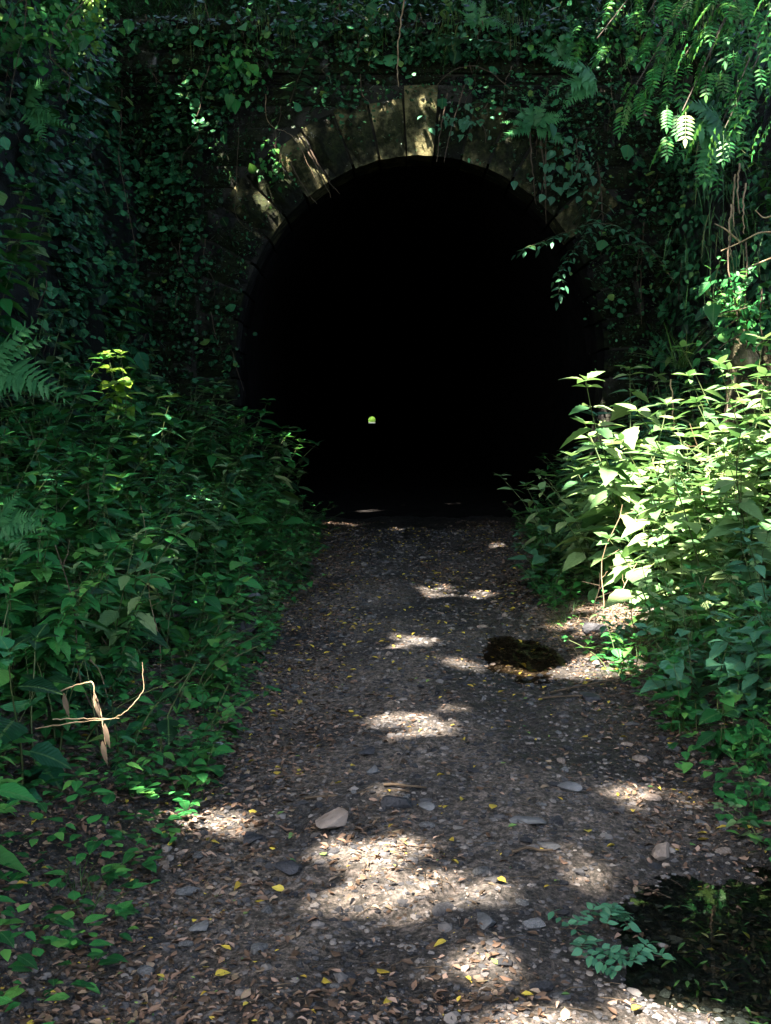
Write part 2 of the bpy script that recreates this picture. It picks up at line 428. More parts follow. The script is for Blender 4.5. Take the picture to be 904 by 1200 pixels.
for (a, b, ra, rb, dep) in PUDDLES:
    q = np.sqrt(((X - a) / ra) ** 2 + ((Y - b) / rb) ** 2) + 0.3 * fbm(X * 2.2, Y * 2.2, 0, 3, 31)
    wet_shade = np.maximum(wet_shade, 0.8 * (1 - sstep(0.9, 1.9, q)))
wet_shade = np.maximum(wet_shade, sstep(9.5, 15.5, Y + 1.2 * fbm(X * .9, Y * .6, 0, 3, 71)))  # shade near the tunnel mouth painted as a darkening of the soil
wet_shade = np.maximum(wet_shade, 0.75 * sstep(.12, .5, fbm(X * 1.1, Y * .8, 0, 4, 72)))
att = gme.attributes.new('wet_shade', 'FLOAT', 'POINT'); att.data.foreach_set('value', wet_shade.ravel().astype(np.float32))
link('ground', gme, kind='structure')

# hillside over the tunnel, out to the far mouth
hx = np.concatenate([axis_lines([(-60, -10, 5), (-10, 12, 0.35), (12, 60, 5)]), [60]])
hy = np.concatenate([axis_lines([(17.42, 24, 0.3), (24, 60, 3), (60, 906, 36)]), [907.4]])
X, Y = np.meshgrid(hx, hy)
Z = 7.62 + np.interp(Y, [17.4, 22, 60, 800, 907], [0, 3.6, 16, 16, 1.5]) + 0.16 * fbm(X * 1.3, Y * 1.3, 0, 3, 61) * sstep(17.4, 18.2, Y) + 0.1 * np.clip(np.abs(X) - 5, 0, 40)
nx, ny = len(hx), len(hy)
I = (np.arange(ny - 1)[:, None] * nx + np.arange(nx - 1)[None]).ravel()
g = Geo(); g.add(np.stack([X, Y, Z], -1).reshape(-1, 3), np.concatenate([np.stack([I, I + 1, I + nx + 1], 1), np.stack([I, I + nx + 1, I + nx], 1)]))
link('hillside', g.mesh('hillside', M['bank']), kind='structure')

# puddle water
for i, (a, b, ra, rb, dep) in enumerate(PUDDLES):
    n = 40
    ang = np.linspace(0, 2 * np.pi, n, endpoint=False)
    rad = 1.45
    wz = -0.036 if i == 0 else -0.022
    v = np.stack([a + np.cos(ang) * ra * rad, b + np.sin(ang) * rb * rad, 0 * ang + wz], 1)
    v = np.vstack([v, [[a, b, wz]]])
    g = Geo(); g.add(v, [(k, (k + 1) % n, n) for k in range(n)])
    link('puddle_water', g.mesh('puddle_water', M['water' if i == 0 else 'muddy_water']), kind='structure')

def T_blade(n=6, width=0.34, fold=0.10, droop=0.18, serr=0.0, peak=0.38, petiole=0.0, heart=0.0):
    t = np.linspace(0, 1, n)
    w = np.where(t < peak, np.sin(t / peak * math.pi / 2) ** 0.8, np.cos((t - peak) / (1 - peak) * math.pi / 2) ** 1.1)
    w = w * width / 2
    w[0] = max(0.012, heart); w[-1] = 0.0
    if serr: w[1:-1] *= 1 + serr * np.where(np.arange(1, n - 1) % 2, 1, -1)
    zc = -droop * t ** 2
    y = petiole + t * (1 - petiole)
    L = np.stack([-w, y - (0.06 * w / width), zc + fold * w * 2], 1); C = np.stack([0 * t, y, zc], 1); Rr = np.stack([w, y - (0.06 * w / width), zc + fold * w * 2], 1)
    V = np.concatenate([L, C, Rr])
    U = np.concatenate([np.stack([0.5 - w / width, t], 1), np.stack([0 * t + 0.5, t], 1), np.stack([0.5 + w / width, t], 1)])
    Fc = []
    for i in range(n - 1):
        a, b, c, d = i, n + i, n + i + 1, i + 1
        Fc += [(a, b, c), (a, c, d)] if i < n - 2 else [(a, b, c)]
        a, b, c, d = n + i, 2 * n + i, 2 * n + i + 1, n + i + 1
        Fc += [(a, b, c), (a, c, d)] if i < n - 2 else [(a, b, d)]
    if petiole:
        k = len(V)
        V = np.vstack([V, [(-.008, 0, .0), (.008, 0, .0), (0.008, petiole, 0), (-.008, petiole, 0)]])
        U = np.vstack([U, [(0.5, 0)] * 4]); Fc += [(k, k + 1, k + 2), (k, k + 2, k + 3)]
    return V, np.array(Fc), U

def T_SMALL(): return T_blade(4, 0.6, 0.1, 0.3)

# ------------------------------------------------------------------ tunnel portal
def profile(t, grow=0.0):
    """horseshoe section, t in 0..1 from the left foot over the crown to the right foot; returns x (about 0), z"""
    straight = 2.45
    arc = math.pi * 2.95
    L = 2 * straight + arc
    s = t * L
    if s < straight:
        k = s / straight; x = -(2.50 + 0.36 * math.sin(k * math.pi / 2)); z = 2.48 * k; nxn, nz = -1, 0
    elif s > L - straight:
        k = (L - s) / straight; x = (2.50 + 0.36 * math.sin(k * math.pi / 2)); z = 2.48 * k; nxn, nz = 1, 0
    else:
        a = math.pi - (s - straight) / arc * math.pi
        x, z = 2.86 * math.cos(a), 2.48 + 3.06 * math.sin(a); nxn, nz = math.cos(a), math.sin(a)
    return x + nxn * grow, z + nz * grow

def rough_block(poly, y0, y1, rr, proud=0.02, bev=0.025, loc=None):
    """poly: four (x,z) corners counter-clockwise seen from the front (-Y)."""
    P = np.array(poly, float)
    n = 4
    us = np.linspace(0, 1, n)
    V = []
    for j, v in enumerate(us):
        for i, u in enumerate(us):
            p = (1 - u) * (1 - v) * P[0] + u * (1 - v) * P[1] + u * v * P[2] + (1 - u) * v * P[3]
            edge = i in (0, n - 1) or j in (0, n - 1)
            jx, jz = rr.uniform(-.008, .008), rr.uniform(-.008, .008)
            y = y0 + (bev + rr.uniform(-.006, .01)) if edge else y0 - rr.uniform(0.2, 1) * proud
            V.append((p[0] + jx, y, p[1] + jz))
    Fc = []
    for j in range(n - 1):
        for i in range(n - 1):
            a = j * n + i
            Fc += [(a, a + 1, a + n + 1), (a, a + n + 1, a + n)]
    ringi = [i for i in range(n)] + [j * n + n - 1 for j in range(1, n)] + [(n - 1) * n + i for i in range(n - 2, -1, -1)] + [j * n for j in range(n - 2, 0, -1)]
    base = len(V)
    for r_ in ringi: V.append((V[r_][0], y1, V[r_][2]))
    m_ = len(ringi)
    for k in range(m_):
        a, b = ringi[k], ringi[(k + 1) % m_]
        Fc += [(b, a, base + k), (b, base + k, base + (k + 1) % m_)]
    V = np.array(V)
    return V, Fc

def add_block(name, poly, y0, y1, mat, parent, **kw):
    V, Fc = rough_block(poly, y0, y1, R, **kw)
    c = V.mean(0)
    g = Geo(); g.add(V - c, Fc)
    o = link(name, g.mesh(name, mat, smooth=False), parent)
    o.location = Vector(c) - parent.location
    return o

portal = thing('tunnel_portal', 'mossy stone portal around the horseshoe mouth of the dark railway tunnel', 'tunnel portal', (CX, PY, 0))
NV = 33
for i in range(NV):
    t0, t1 = i / NV + 0.0012, (i + 1) / NV - 0.0012
    key = i == NV // 2
    gr = 0.90 + (0.10 if key else R.uniform(-0.10, 0.03)) - 0.25 * (abs((i + .5) / NV - .5) > .25)
    inn = -0.02 if not key else -0.03
    a, b = profile(t0, inn), profile(t1, inn)
    c, d = profile(t1, gr), profile(t0, gr)
    if i in (0, NV - 1): gr = .7
    poly = [(CX + b[0], b[1]), (CX + a[0], a[1]), (CX + d[0], d[1]), (CX + c[0], c[1])]
    yo = PY - (0.10 if key else R.uniform(0.03, 0.075))
    top = 0.30 < (i + .5) / NV < 0.70
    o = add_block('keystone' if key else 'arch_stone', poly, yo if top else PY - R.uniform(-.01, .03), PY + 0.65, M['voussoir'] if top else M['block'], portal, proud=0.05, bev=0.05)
    if key: o['label'] = 'tall yellow mossy keystone at the crown of the arch'
# second ring of lining stone behind the arch stones
NL = 33
for j in range(2):
    for i in range(NL):
        t0, t1 = i / NL + 0.001, (i + 1) / NL - 0.001
        a, b, c, d = profile(t0, 0.02), profile(t1, 0.02), profile(t1, 0.4), profile(t0, 0.4)
        poly = [(CX + b[0], b[1]), (CX + a[0], a[1]), (CX + d[0], d[1]), (CX + c[0], c[1])]
        add_block('lining_stone', poly, PY + 0.66 + j * 0.6, PY + 1.25 + j * 0.6, M['lining'], portal, proud=0.0, bev=0.01)
# coursed wall
z = 0.0
outer = [profile(k / 400, 0.66 if abs(k / 400 - .5) > .25 else 0.9) for k in range(401)]
def ring_x(zz):
    c = [abs(x) for x, z_ in outer if abs(z_ - zz) < 0.06]
    return max(c) if c else 0
while z < 6.62:
    hgt = R.uniform(0.24, 0.36)
    if z + hgt > 6.62: hgt = 6.7 - z
    zm = z + hgt / 2
    rx = ring_x(zm)
    spans = [(-6.2, 7.2)] if rx < 0.3 else [(-6.2, CX - rx + 0.03), (CX + rx - 0.03, 7.2)]
    for a, b in spans:
        x = a
        while x < b - 0.05:
            w = R.uniform(0.45, 1.0)
            if x + w > b - 0.25: w = b - x
            if a >= CX and x == a: pass
            e = 0.008
            if -5.4 < x < 6.3 and z > 0.2 or x < 3.6:
                add_block('stone_block', [(x + w - e, z + e), (x + e, z + e), (x + e, z + hgt - e), (x + w - e, z + hgt - e)][::1], PY + R.uniform(-0.02, 0.03), PY + 0.4, M['block'], portal, proud=0.03)
            x += w
    z += hgt
# pale dressed course, string course and coping
x = -6.2
while x < 7.2:
    w = R.uniform(0.7, 1.2)
    add_block('dressed_stone', [(x + w - .01, 6.72), (x + .01, 6.72), (x + .01, 7.2), (x + w - .01, 7.2)], PY - 0.04 - R.uniform(0, 0.02), PY + 0.4, M['pale_block'], portal, proud=0.03)
    x += w
x = -6.2
while x < 7.2:
    w = R.uniform(0.9, 1.5)
    zt = 7.45 + R.uniform(-.05, .02)
    add_block('string_course', [(x + w - .012, 7.21), (x + .012, 7.21), (x + .012, zt), (x + w - .012, zt + R.uniform(-.03, .03))], PY - R.choice([.2, .18, .12, .2, .04]), PY + 0.4, M['block'], portal, proud=0.01)
    x += w
# backing (core of the wall) with the opening left out
g = Geo()
n = 120
iv = np.array([profile(k / n, 0.06) for k in range(n + 1)]) + [CX, 0]
ov = []
for (x_, z_) in iv:
    dx, dz = x_ - CX, z_ - 2.0
    k = min(6.8 / max(abs(dx), 1e-6), (5.4 / dz) if dz > 0 else 1e9, (2.6 / -dz) if dz < 0 else 1e9)
    ov.append((CX + dx * k, 2.0 + dz * k))
ov = np.array(ov)
V = np.concatenate([np.stack([iv[:, 0], np.full(n + 1, PY + 0.06), iv[:, 1]], 1), np.stack([ov[:, 0], np.full(n + 1, PY + 0.06), ov[:, 1]], 1)])
g.add(V - np.array([CX, PY, 0]), [f for k in range(n) for f in ((k, k + 1, n + 2 + k), (k, n + 2 + k, n + 1 + k))])
V2 = np.array([(-7, 0.4, 7.4), (7.5, 0.4, 7.4), (7.5, 0.46, 7.75), (-7, 0.46, 7.75)])
link('wall_core', g.mesh('wall_core', M['mortar']), portal)

# little ferns, moss cushions and seedlings rooted all over the wall face
n = 34000
x_ = rng.uniform(-4.6, 6.2, n); z_ = rng.uniform(0.2, 7.5, n)
inside = ((x_ - CX) / 2.86) ** 2 + ((np.maximum(z_ - 2.48, 0)) / 3.06) ** 2 < 1.0
crown = (((x_ - CX) / 3.75) ** 2 + ((z_ - 2.48) / 3.95) ** 2 < 1.0) & (z_ > 4.4)
den = 0.45 + 0.75 * fbm(x_ * 1.1, z_ * 1.1, 0, 3, 44)
ok = ~inside & (rng.random(n) < np.where(crown, den * .35, den))
x_, z_ = x_[ok], z_[ok]; n = len(x_)
g = Geo()
g.scatter(T_SMALL(), mats_dir(np.stack([x_ - CX, -0.05 - np.abs(rng.normal(0, .05, n)), z_], 1), np.stack([rng.normal(0, .7, n), rng.normal(-.6, .3, n), rng.normal(-.3, .6, n)], 1), scale=.025 + .06 * rng.random(n) ** 2))
link('wall_growth', g.mesh('wall_growth', M['leaf_ivy']), portal, kind='stuff')

# bore of the tunnel: shell + floor out to the far mouth
tunnel = thing('tunnel_bore', 'long pitch dark tunnel bore running to a pinprick of daylight', 'tunnel', (CX, PY, 0))
g = Geo()
n = 48
st = [0.06, 1.85, 3, 5, 8, 12, 20, 40, 100, 200, 400, 600, TLEN]
V = []
for s in st:
    gr = 0.03 if s > 1.8 else 0.42
    for k in range(n + 1):
        x_, z_ = profile(k / n, gr)
        V.append((x_ + TDIR * s, s, z_ - (0.3 if k in (0, n) else 0)))
Fc = []
for j in range(len(st) - 1):
    for k in range(n):
        a = j * (n + 1) + k
        Fc += [(a, a + n + 1, a + n + 2), (a, a + n + 2, a + 1)]
g.add(V, Fc)
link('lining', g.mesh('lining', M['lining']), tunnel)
xs2 = np.arange(-3.2, 3.21, 0.08); ys2 = np.concatenate([np.arange(0.1, 8, 0.08), np.arange(8, 60, 4), np.arange(60, TLEN + 1, 40)])
X, Y = np.meshgrid(xs2, ys2)
Z = 0.02 * fbm(X * 1.5 + .5, (Y + PY) * 0.7, 0, 3, 2) + 0.012 * fbm(X * 9, Y * 9, 0, 3, 8)
wq_ = sstep(17.3, 17.9, Y + PY)
Z = Z * wq_ + (H(np.clip(X + CX, -2.2, 3.1), np.minimum(Y + PY, 17.25)) - 0.012) * (1 - wq_)
g = Geo(); nx, ny = len(xs2), len(ys2)
I = (np.arange(ny - 1)[:, None] * nx + np.arange(nx - 1)[None]).ravel()
g.add(np.stack([X + TDIR * Y + CX, Y + PY, Z], -1).reshape(-1, 3), np.concatenate([np.stack([I, I + 1, I + nx + 1], 1), np.stack([I, I + nx + 1, I + nx], 1)]))
link('tunnel_floor', g.mesh('tunnel_floor', M['shade_dark_floor']), kind='structure')
# land beyond the far mouth
g = Geo(); yb = PY + TLEN
g.add([(-90, yb, -0.05), (70, yb, -0.05), (70, yb + 160, 6), (-90, yb + 160, 6)], [(0, 1, 2), (0, 2, 3)])
link('far_ground', g.mesh('far_ground', M['bank']), kind='structure')

# ------------------------------------------------------------------ leaf templates
def T_lobed(lobes=5, depth=0.35, cup=0.06):
    """ivy / maple-like palmate leaf"""
    n = lobes * 4
    a = np.linspace(-math.pi * 0.82, math.pi * 0.82, n)
    r = 0.5 * (1 - depth * 0.5 * (1 - np.cos(np.linspace(0, 2 * math.pi * (lobes - 0.0), n) + math.pi)) * 0.5)
    r *= 1 - 0.18 * np.abs(a) / math.pi
    V = [(0, 0.42, 0)] + [(r_ * math.sin(a_), 0.42 + r_ * math.cos(a_), -cup * abs(math.sin(a_ * 2.5)) - 0.10 * (r_ * math.cos(a_)) ** 2) for r_, a_ in zip(r, a)] + [(0, 0.08, -0.0)]
    Fc = [(0, i + 1, i) for i in range(1, n)] + [(0, 1, n + 1), (0, n + 1, n)]
    V = np.array(V)
    U = np.stack([0.5 + V[:, 0], V[:, 1]], 1)
    return V, np.array(Fc), U

def T_compound(pairs=5, w=0.13, ll=0.30, droop=0.25, simple=False, term=True):
    """pinnate leaf: leaflets in pairs along a midrib"""
    g = Geo()
    leaf = T_blade(4 if simple else 5, 0.42, 0.06, 0.15)
    ts = np.linspace(0.28, 0.93, pairs)
    pos, d, s = [], [], []
    for i, t in enumerate(ts):
        for sd in (-1, 1):
            pos.append((0, t, -droop * t * t)); d.append((sd * 0.95, 0.38, -0.12)); s.append(ll * (1 - 0.35 * abs(t - 0.5)))
    if term: pos.append((0, 0.97, -droop)); d.append((0, 1, -0.3)); s.append(ll)
    g.scatter(leaf, mats_dir(pos, d, scale=np.array(s)))
    V = [(-.006, 0, 0), (.006, 0, 0), (.005, .5, -droop * .25), (-.005, .5, -droop * .25), (.003, 1, -droop), (-.003, 1, -droop)]
    g.add(V, [(0, 1, 2), (0, 2, 3), (3, 2, 4), (3, 4, 5)], [(0.5, 0)] * 6)
    return np.concatenate(g.v), np.concatenate(g.f), np.concatenate(g.u)

def T_frond(pinnae=15, seed=1):
    fr = random.Random(seed); bend = fr.uniform(-.35, .35)
    """fern frond, length 1 along +Y, arching"""
    g = Geo()
    pin = T_blade(9, 0.30, 0.05, 0.12, serr=0.28, peak=0.15, heart=0.09)
    ps, ds, ss = [], [], []
    arch = lambda t: 0.30 * t - 0.55 * t ** 2.2
    for j in range(pinnae):
        t = 0.12 + 0.86 * j / (pinnae - 1)
        ln = 0.30 * min(1, t * 4 + .3) * (1 - ((t - .12) / .88) ** 1.7) + 0.03
        for sd in (-1, 1):
            if fr.random() < .06: continue
            ps.append((bend * t * t, t * 0.93, arch(t))); ds.append((sd, 0.42 + fr.uniform(-.15, .15) - sd * bend, fr.uniform(-.45, .05))); ss.append(ln * fr.uniform(.8, 1.1))
    g.scatter(pin, mats_dir(ps, ds, scale=np.array(ss)))
    ts = np.linspace(0, 1, 9)
    tube(g, np.stack([bend * ts * ts, ts * 0.93, arch(ts)], 1), 0.010, 0.003, 3)
    return np.concatenate(g.v), np.concatenate(g.f), np.concatenate(g.u)

LANCE_HI = T_blade(11, 0.42, 0.14, 0.22, serr=0.10, petiole=0.10)
LANCE = T_blade(5, 0.42, 0.12, 0.20)
BROAD_HI = T_blade(9, 0.66, 0.10, 0.22, serr=0.06, peak=0.34, petiole=0.16)
BROAD = T_blade(5, 0.66, 0.09, 0.20, peak=0.34)
NARROW = T_blade(5, 0.20, 0.12, 0.30)
IVY_HI = T_lobed(5, 0.5)
IVY = T_lobed(3, 0.45)
ROUND = T_blade(6, 0.85, 0.06, 0.12, peak=0.45)
PINNATE = T_compound(6)
PINNATE_S = T_compound(4, simple=True)
TRI = T_compound(1, ll=0.62, droop=0.1)
FRONDS = [T_frond(15, 1), T_frond(17, 2), T_frond(14, 5), T_frond(16, 9)]
QUAD = (np.array([(-.5, 0, .04), (0, -.5, 0), (.5, 0, .04), (0, .5, 0)]), np.array([(0, 1, 2), (0, 2, 3)]), np.array([(0, .5), (.5, 0), (1, .5), (.5, 1.0)]))
LITTER = [T_blade(4, w, f, d) for w, f, d in ((0.5, 0.35, -0.2), (0.62, -0.2, 0.15), (0.42, 0.5, 0.1))]
LITTER_HI = [T_blade(7, w, f, d, serr=0.05, petiole=0.12) for w, f, d in ((0.5, 0.35, -0.25), (0.62, -0.25, 0.15), (0.42, 0.5, 0.12), (0.55, 0.15, 0.3))]

# ------------------------------------------------------------------ plant models
def leafy_stem(rr, h, lean, az, leaf_len, nodes=None, top=True, droop=0.0, whorl=2, start=0.15):
    """returns stem points and leaf placement lists (pos, dir, scale)"""
    n = 9
    t = np.linspace(0, 1, n)
    b = np.array([math.cos(az), math.sin(az)])
    r = lean * h * (t ** 1.6)
    wob = rr.uniform(-0.03, 0.03) * h * np.sin(t * rr.uniform(3, 6))
    pts = np.stack([b[0] * r - b[1] * wob, b[1] * r + b[0] * wob, h * t * (1 - 0.25 * lean * t) - droop * h * t ** 3], 1)
    nodes = nodes or max(4, int(h / 0.10))
    P, D, S = [], [], []
    a0 = rr.uniform(0, 6.28)
    for k in range(nodes):
        q = start + (0.97 - start) * k / (nodes - 1)
        p = np.array([np.interp(q, t, pts[:, i]) for i in range(3)])
        for s in range(whorl):
            a = a0 + k * (math.pi / 2 if whorl == 2 else 1.1) + s * 2 * math.pi / whorl + rr.uniform(-0.35, 0.35)
            el = rr.uniform(-0.45, 0.25) + 0.25 * (q - 0.5)
            size = leaf_len * (0.55 + 0.6 * math.sin(min(1, q * 1.15) * math.pi) ** 0.6) * rr.uniform(0.75, 1.15)
            if q > 0.9: size *= 0.7
            P.append(p); D.append((math.cos(a) * math.cos(el), math.sin(a) * math.cos(el), math.sin(el))); S.append(size)
    if top:
        for k in range(5):
            a = a0 + k * 1.26; el = rr.uniform(0.1, 0.7)
            P.append(pts[-1]); D.append((math.cos(a) * math.cos(el), math.sin(a) * math.cos(el), math.sin(el))); S.append(leaf_len * rr.uniform(0.35, 0.6))
    return pts, P, D, S

def clump_model(seed, h, stems, leaf_len, spread=0.12, lean=0.35, whorl=2, start=0.12, droop=0.0):
    rr = random.Random(seed)
    sg = []; P, D, S = [], [], []
    for k in range(stems):
        az = rr.uniform(0, 6.28); off = np.array([math.cos(az) * spread * rr.random(), math.sin(az) * spread * rr.random(), 0])
        hh = h * rr.uniform(0.65, 1.0)
        pts, p, d, s = leafy_stem(rr, hh, lean * rr.uniform(0.3, 1.2), az + rr.uniform(-.5, .5), leaf_len * rr.uniform(.85, 1.1), whorl=whorl, start=start, droop=droop)
        pts = pts + off; g_ = Geo(); tube(g_, pts, 0.0045, 0.0018, 4); sg.append(g_)
        P += [q + off for q in p]; D += d; S += s
    roll = np.array([rr.uniform(-0.4, 0.4) for _ in P])
    return sg, mats_dir(np.array(P), np.array(D), scale=np.array(S), roll=roll)

MESHCACHE = {}
def tmesh(key, T, mat):
    k = (key, mat)
    if k not in MESHCACHE:
        g = Geo(); g.add(*T); MESHCACHE[k] = g.mesh(key, M[mat])
    return MESHCACHE[k]

MODELS = {}
KINDS = {   # name: (hi template, lo template, leaf length, height, stems, whorl)
    'nettle': (LANCE_HI, LANCE, 0.175, 1.0, 5, 2),
    'balsam': (LANCE_HI, LANCE, 0.21, 1.15, 4, 3),
    'dock': (BROAD_HI, BROAD, 0.18, 0.6, 4, 2),
    'herb': (BROAD_HI, BROAD, 0.10, 0.45, 6, 2),
}
VARS = 5
count_leaf_objs = 0
def plant(kind, mat, x, y, h, label, group, name, cat, hero=False, rz=None, z=None, tilt=None):
    global count_leaf_objs
    hi, lo, ll, h0, stems, whorl = KINDS[kind]
    v = R.randrange(VARS)
    key = (kind, v)
    if key not in MODELS:
        sg, LM = clump_model(seed=hash((len(kind), v, 5)) & 0xffff, h=h0, stems=stems, leaf_len=ll, whorl=whorl, spread=0.16 if kind != 'herb' else 0.2, lean=0.45 if kind != 'herb' else 0.9)
        MODELS[key] = dict(stem=[q.mesh('stem', M['stem']) for q in sg], LM=LM, fol={})
    mo = MODELS[key]
    s = h / h0
    zz = H1(x, y) - 0.02 if z is None else z
    root = thing(name, label, cat, (x, y, zz), R.uniform(0, 6.28) if rz is None else rz, s, group)
    if tilt: root.rotation_euler = (tilt[0], tilt[1], root.rotation_euler.z)
    for q in mo['stem']: link('stem', q, root)
    if hero:
        me = tmesh(kind + '_leaf', hi, mat)
        for m_ in mo['LM']:
            o = bpy.data.objects.new('leaf', me); COL.objects.link(o); o.parent = root
            o.matrix_basis = Matrix(m_.tolist())
        count_leaf_objs += len(mo['LM'])
    else:
        if mat not in mo['fol']:
            g = Geo(); g.scatter(lo, mo['LM']); mo['fol'][mat] = g.mesh('foliage', M[mat])
        link('foliage', mo['fol'][mat], root, kind='stuff')
    return root

ANCH = [(-1.2, 15.5, 'by the left foot of the arch'), (-2.6, 14.5, 'below the ivy near the portal'), (-1.2, 12.2, 'in the tongue of plants nearing the arch'), (-2.8, 12, 'below the middle ivy'), (-1.1, 9.6, 'beside the middle path edge'), (-2.4, 9.4, 'around the lone yellow-green plant'), (-3.3, 8.2, 'around the large left fern'), (-1.9, 7.2, 'between fern and path'), (-1.0, 7.0, 'above the half hidden dark stones'),
        (-2.1, 5.7, 'around the yellow-green fern'), (-1.1, 5.2, 'above the mottled rock'), (-1.5, 4.3, 'around the bent straw stalks'), (-1.0, 3.2, 'at the dark lower left'), (2.0, 15, 'by the right foot of the arch'), (3.3, 14, 'under the creeper near the portal'), (1.8, 11.5, 'in the dark green mass before the right jamb'), (3.2, 11.2, 'behind the earth hump'), (1.5, 9.3, 'beyond the far puddle'), (2.2, 8.7, 'around the tallest sunlit balsam'),
        (3.2, 8.6, 'below the earth hump'), (1.6, 7.2, 'beside the far puddle'), (2.4, 6.8, 'below the sunlit balsams'), (1.5, 5.4, 'near the blue-green broad leaves'), (2.1, 5.0, 'at the right frame edge midway'), (1.45, 3.9, 'over the near puddle')]
def size_word(h): return 'ankle-high' if h < .3 else 'knee-high' if h < .55 else 'thigh-high' if h < .8 else 'waist-high' if h < 1.05 else 'chest-high'
def where(x, y):
    return min(ANCH, key=lambda a: (a[0] - x) ** 2 + (a[1] - y) ** 2)[2]
def row_word(d): return 'front row' if d < .5 else 'second row' if d < 1.1 else 'third row' if d < 1.8 else 'back row'
def where_old(x, y):
    if y > 13: return 'close to the tunnel mouth'
    if y > 10: return 'a few steps short of the tunnel mouth'
    if y > 7.5: return 'halfway along the bank'
    if y > 5.2: return 'on the nearer half of the bank'
    return 'at the near end of the bank'

# --- left bank ------------------------------------------------------------
def fill(side, n, seed):
    rr = random.Random(seed); out = []; tries = 0
    while len(out) < n and tries < 40000:
        tries += 1
        y = rr.uniform(2.6, 15.6)
        if side < 0:
            e = float(foot_l(y)) ; x = e - rr.uniform(0.0, 1.0) ** 1.1 * (e + 4.0)
        else:
            e = float(foot_r(y)); x = e + rr.uniform(0.0, 1.0) ** 1.1 * (4.6 - e)
        if abs(x) / y > 0.42: continue
        dmin = 0.20 + 0.012 * y + 0.05 * abs(x - e)
        if any((x - a) ** 2 + (y - b) ** 2 < dmin ** 2 for a, b, _ in out): continue
        out.append((x, y, abs(x - e)))
    return out

for (x, y, d) in fill(-1, 190, 3):
    if y < 3.9 and x > -1.25: continue
    edge = min(1, 0.30 + d / 1.1)
    h = R.uniform(0.7, 1.15) * edge * (0.95 if y < 6 else 1.0 + 0.42 * min(1, (y - 6) / 4) * min(1, d + .3))
    kind = R.choices(['nettle', 'balsam', 'dock', 'herb'], [5, 3, 1.5, 1] if d > 0.35 else [2, 0, 2, 5])[0]
    if kind == 'herb': h = min(h, 0.5)
    if kind == 'dock': h = min(h, 0.75)
    if y > 9.5: h *= 1.1
    hero = y < 5.6 and d < 1.3
    mat = R.choices(['leaf_green', 'leaf_pale', 'leaf_ivy'], [8, 1.2 if y > 5 else 0, 1.2 if y > 4.6 else 9])[0]  # nearest clumps mostly get the dark ivy leaf tone as painted shade
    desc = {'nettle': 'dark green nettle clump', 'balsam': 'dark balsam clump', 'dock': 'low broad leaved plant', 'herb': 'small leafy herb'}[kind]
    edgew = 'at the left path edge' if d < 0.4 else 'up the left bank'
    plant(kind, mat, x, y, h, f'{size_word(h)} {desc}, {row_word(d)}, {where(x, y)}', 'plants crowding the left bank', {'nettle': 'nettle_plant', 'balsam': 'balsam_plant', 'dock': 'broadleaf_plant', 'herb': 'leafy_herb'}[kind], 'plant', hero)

for (x, y, d) in fill(1, 150, 8):
    h = R.uniform(0.8, 1.25) * min(1, 0.32 + d / 0.8)
    if y < 5.5: h *= 0.75
    if 7 < y < 11 and 1.4 < x < 3.0: h = R.uniform(1.15, 1.65) * min(1, .5 + d)
    if 7.0 < y < 8.6 and d < .5: continue
    kind = R.choices(['nettle', 'balsam', 'dock', 'herb'], ([6, 1.5, .4, 0] if 6.6 < y < 11 else [3, 4, 1, 1]) if d > 0.3 else [2, 1, 2, 4])[0]
    if kind == 'herb': h = min(h, 0.45)
    if kind == 'dock': h = min(h, 0.7)
    hero = y < 6.2 and d < 1.0
    mat = 'leaf_pale' if (6.6 < y < 10.5 and x > 1.5) else R.choices(['leaf_green', 'leaf_pale', 'leaf_teal'], [5, .6, 1.5])[0]  # clumps in the sun patch get a paler leaf colour as added brightness
    desc = {'nettle': 'toothed leaved nettle clump', 'balsam': 'whorled balsam clump', 'dock': 'low broad leaved plant', 'herb': 'small leafy herb'}[kind]
    edgew = 'at the right path edge' if d < 0.4 else 'up the right bank'
    plant(kind, mat, x, y, h, f'{size_word(h)} {desc}, {row_word(d)}, {where(x, y)}', 'plants crowding the right bank', {'nettle': 'nettle_plant', 'balsam': 'balsam_plant', 'dock': 'broadleaf_plant', 'herb': 'leafy_herb'}[kind], 'plant', hero)

# --- single plants that stand out ---------------------------------------------
def on_ground(px, py):
    """point of the terrain seen at this place of the photograph (used once to survey positions)"""
    dx, dy, dz = ray(px, py)
    k = np.linspace(1.5, 18, 900)
    hz = H(dx * k, dy * k, False)
    below = np.nonzero(CAM_Z + dz * k < hz)[0]
    kk = k[below[0]] if len(below) else 18
    return dx * kk, dy * kk

p = at(150, 445, 9.4)
plant('dock', 'leaf_yellowgreen', p.x, 9.4, 0.55, 'lone sunlit yellow-green plant standing above the dark left bank', None, 'broadleaf_plant', 'plant', True, z=p.z - 0.30)
p = at(748, 560, 8.6)
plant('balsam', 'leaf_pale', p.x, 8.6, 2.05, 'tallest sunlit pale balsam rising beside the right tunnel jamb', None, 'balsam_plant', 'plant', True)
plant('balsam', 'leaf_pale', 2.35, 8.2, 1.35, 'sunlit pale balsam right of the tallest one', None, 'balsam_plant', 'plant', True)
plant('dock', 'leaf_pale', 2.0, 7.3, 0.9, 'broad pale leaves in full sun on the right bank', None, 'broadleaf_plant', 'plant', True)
plant('dock', 'leaf_teal', 1.62, 5.3, 0.6, 'blue-green broad leaved plant drooping over the right path edge', None, 'broadleaf_plant', 'plant', True)

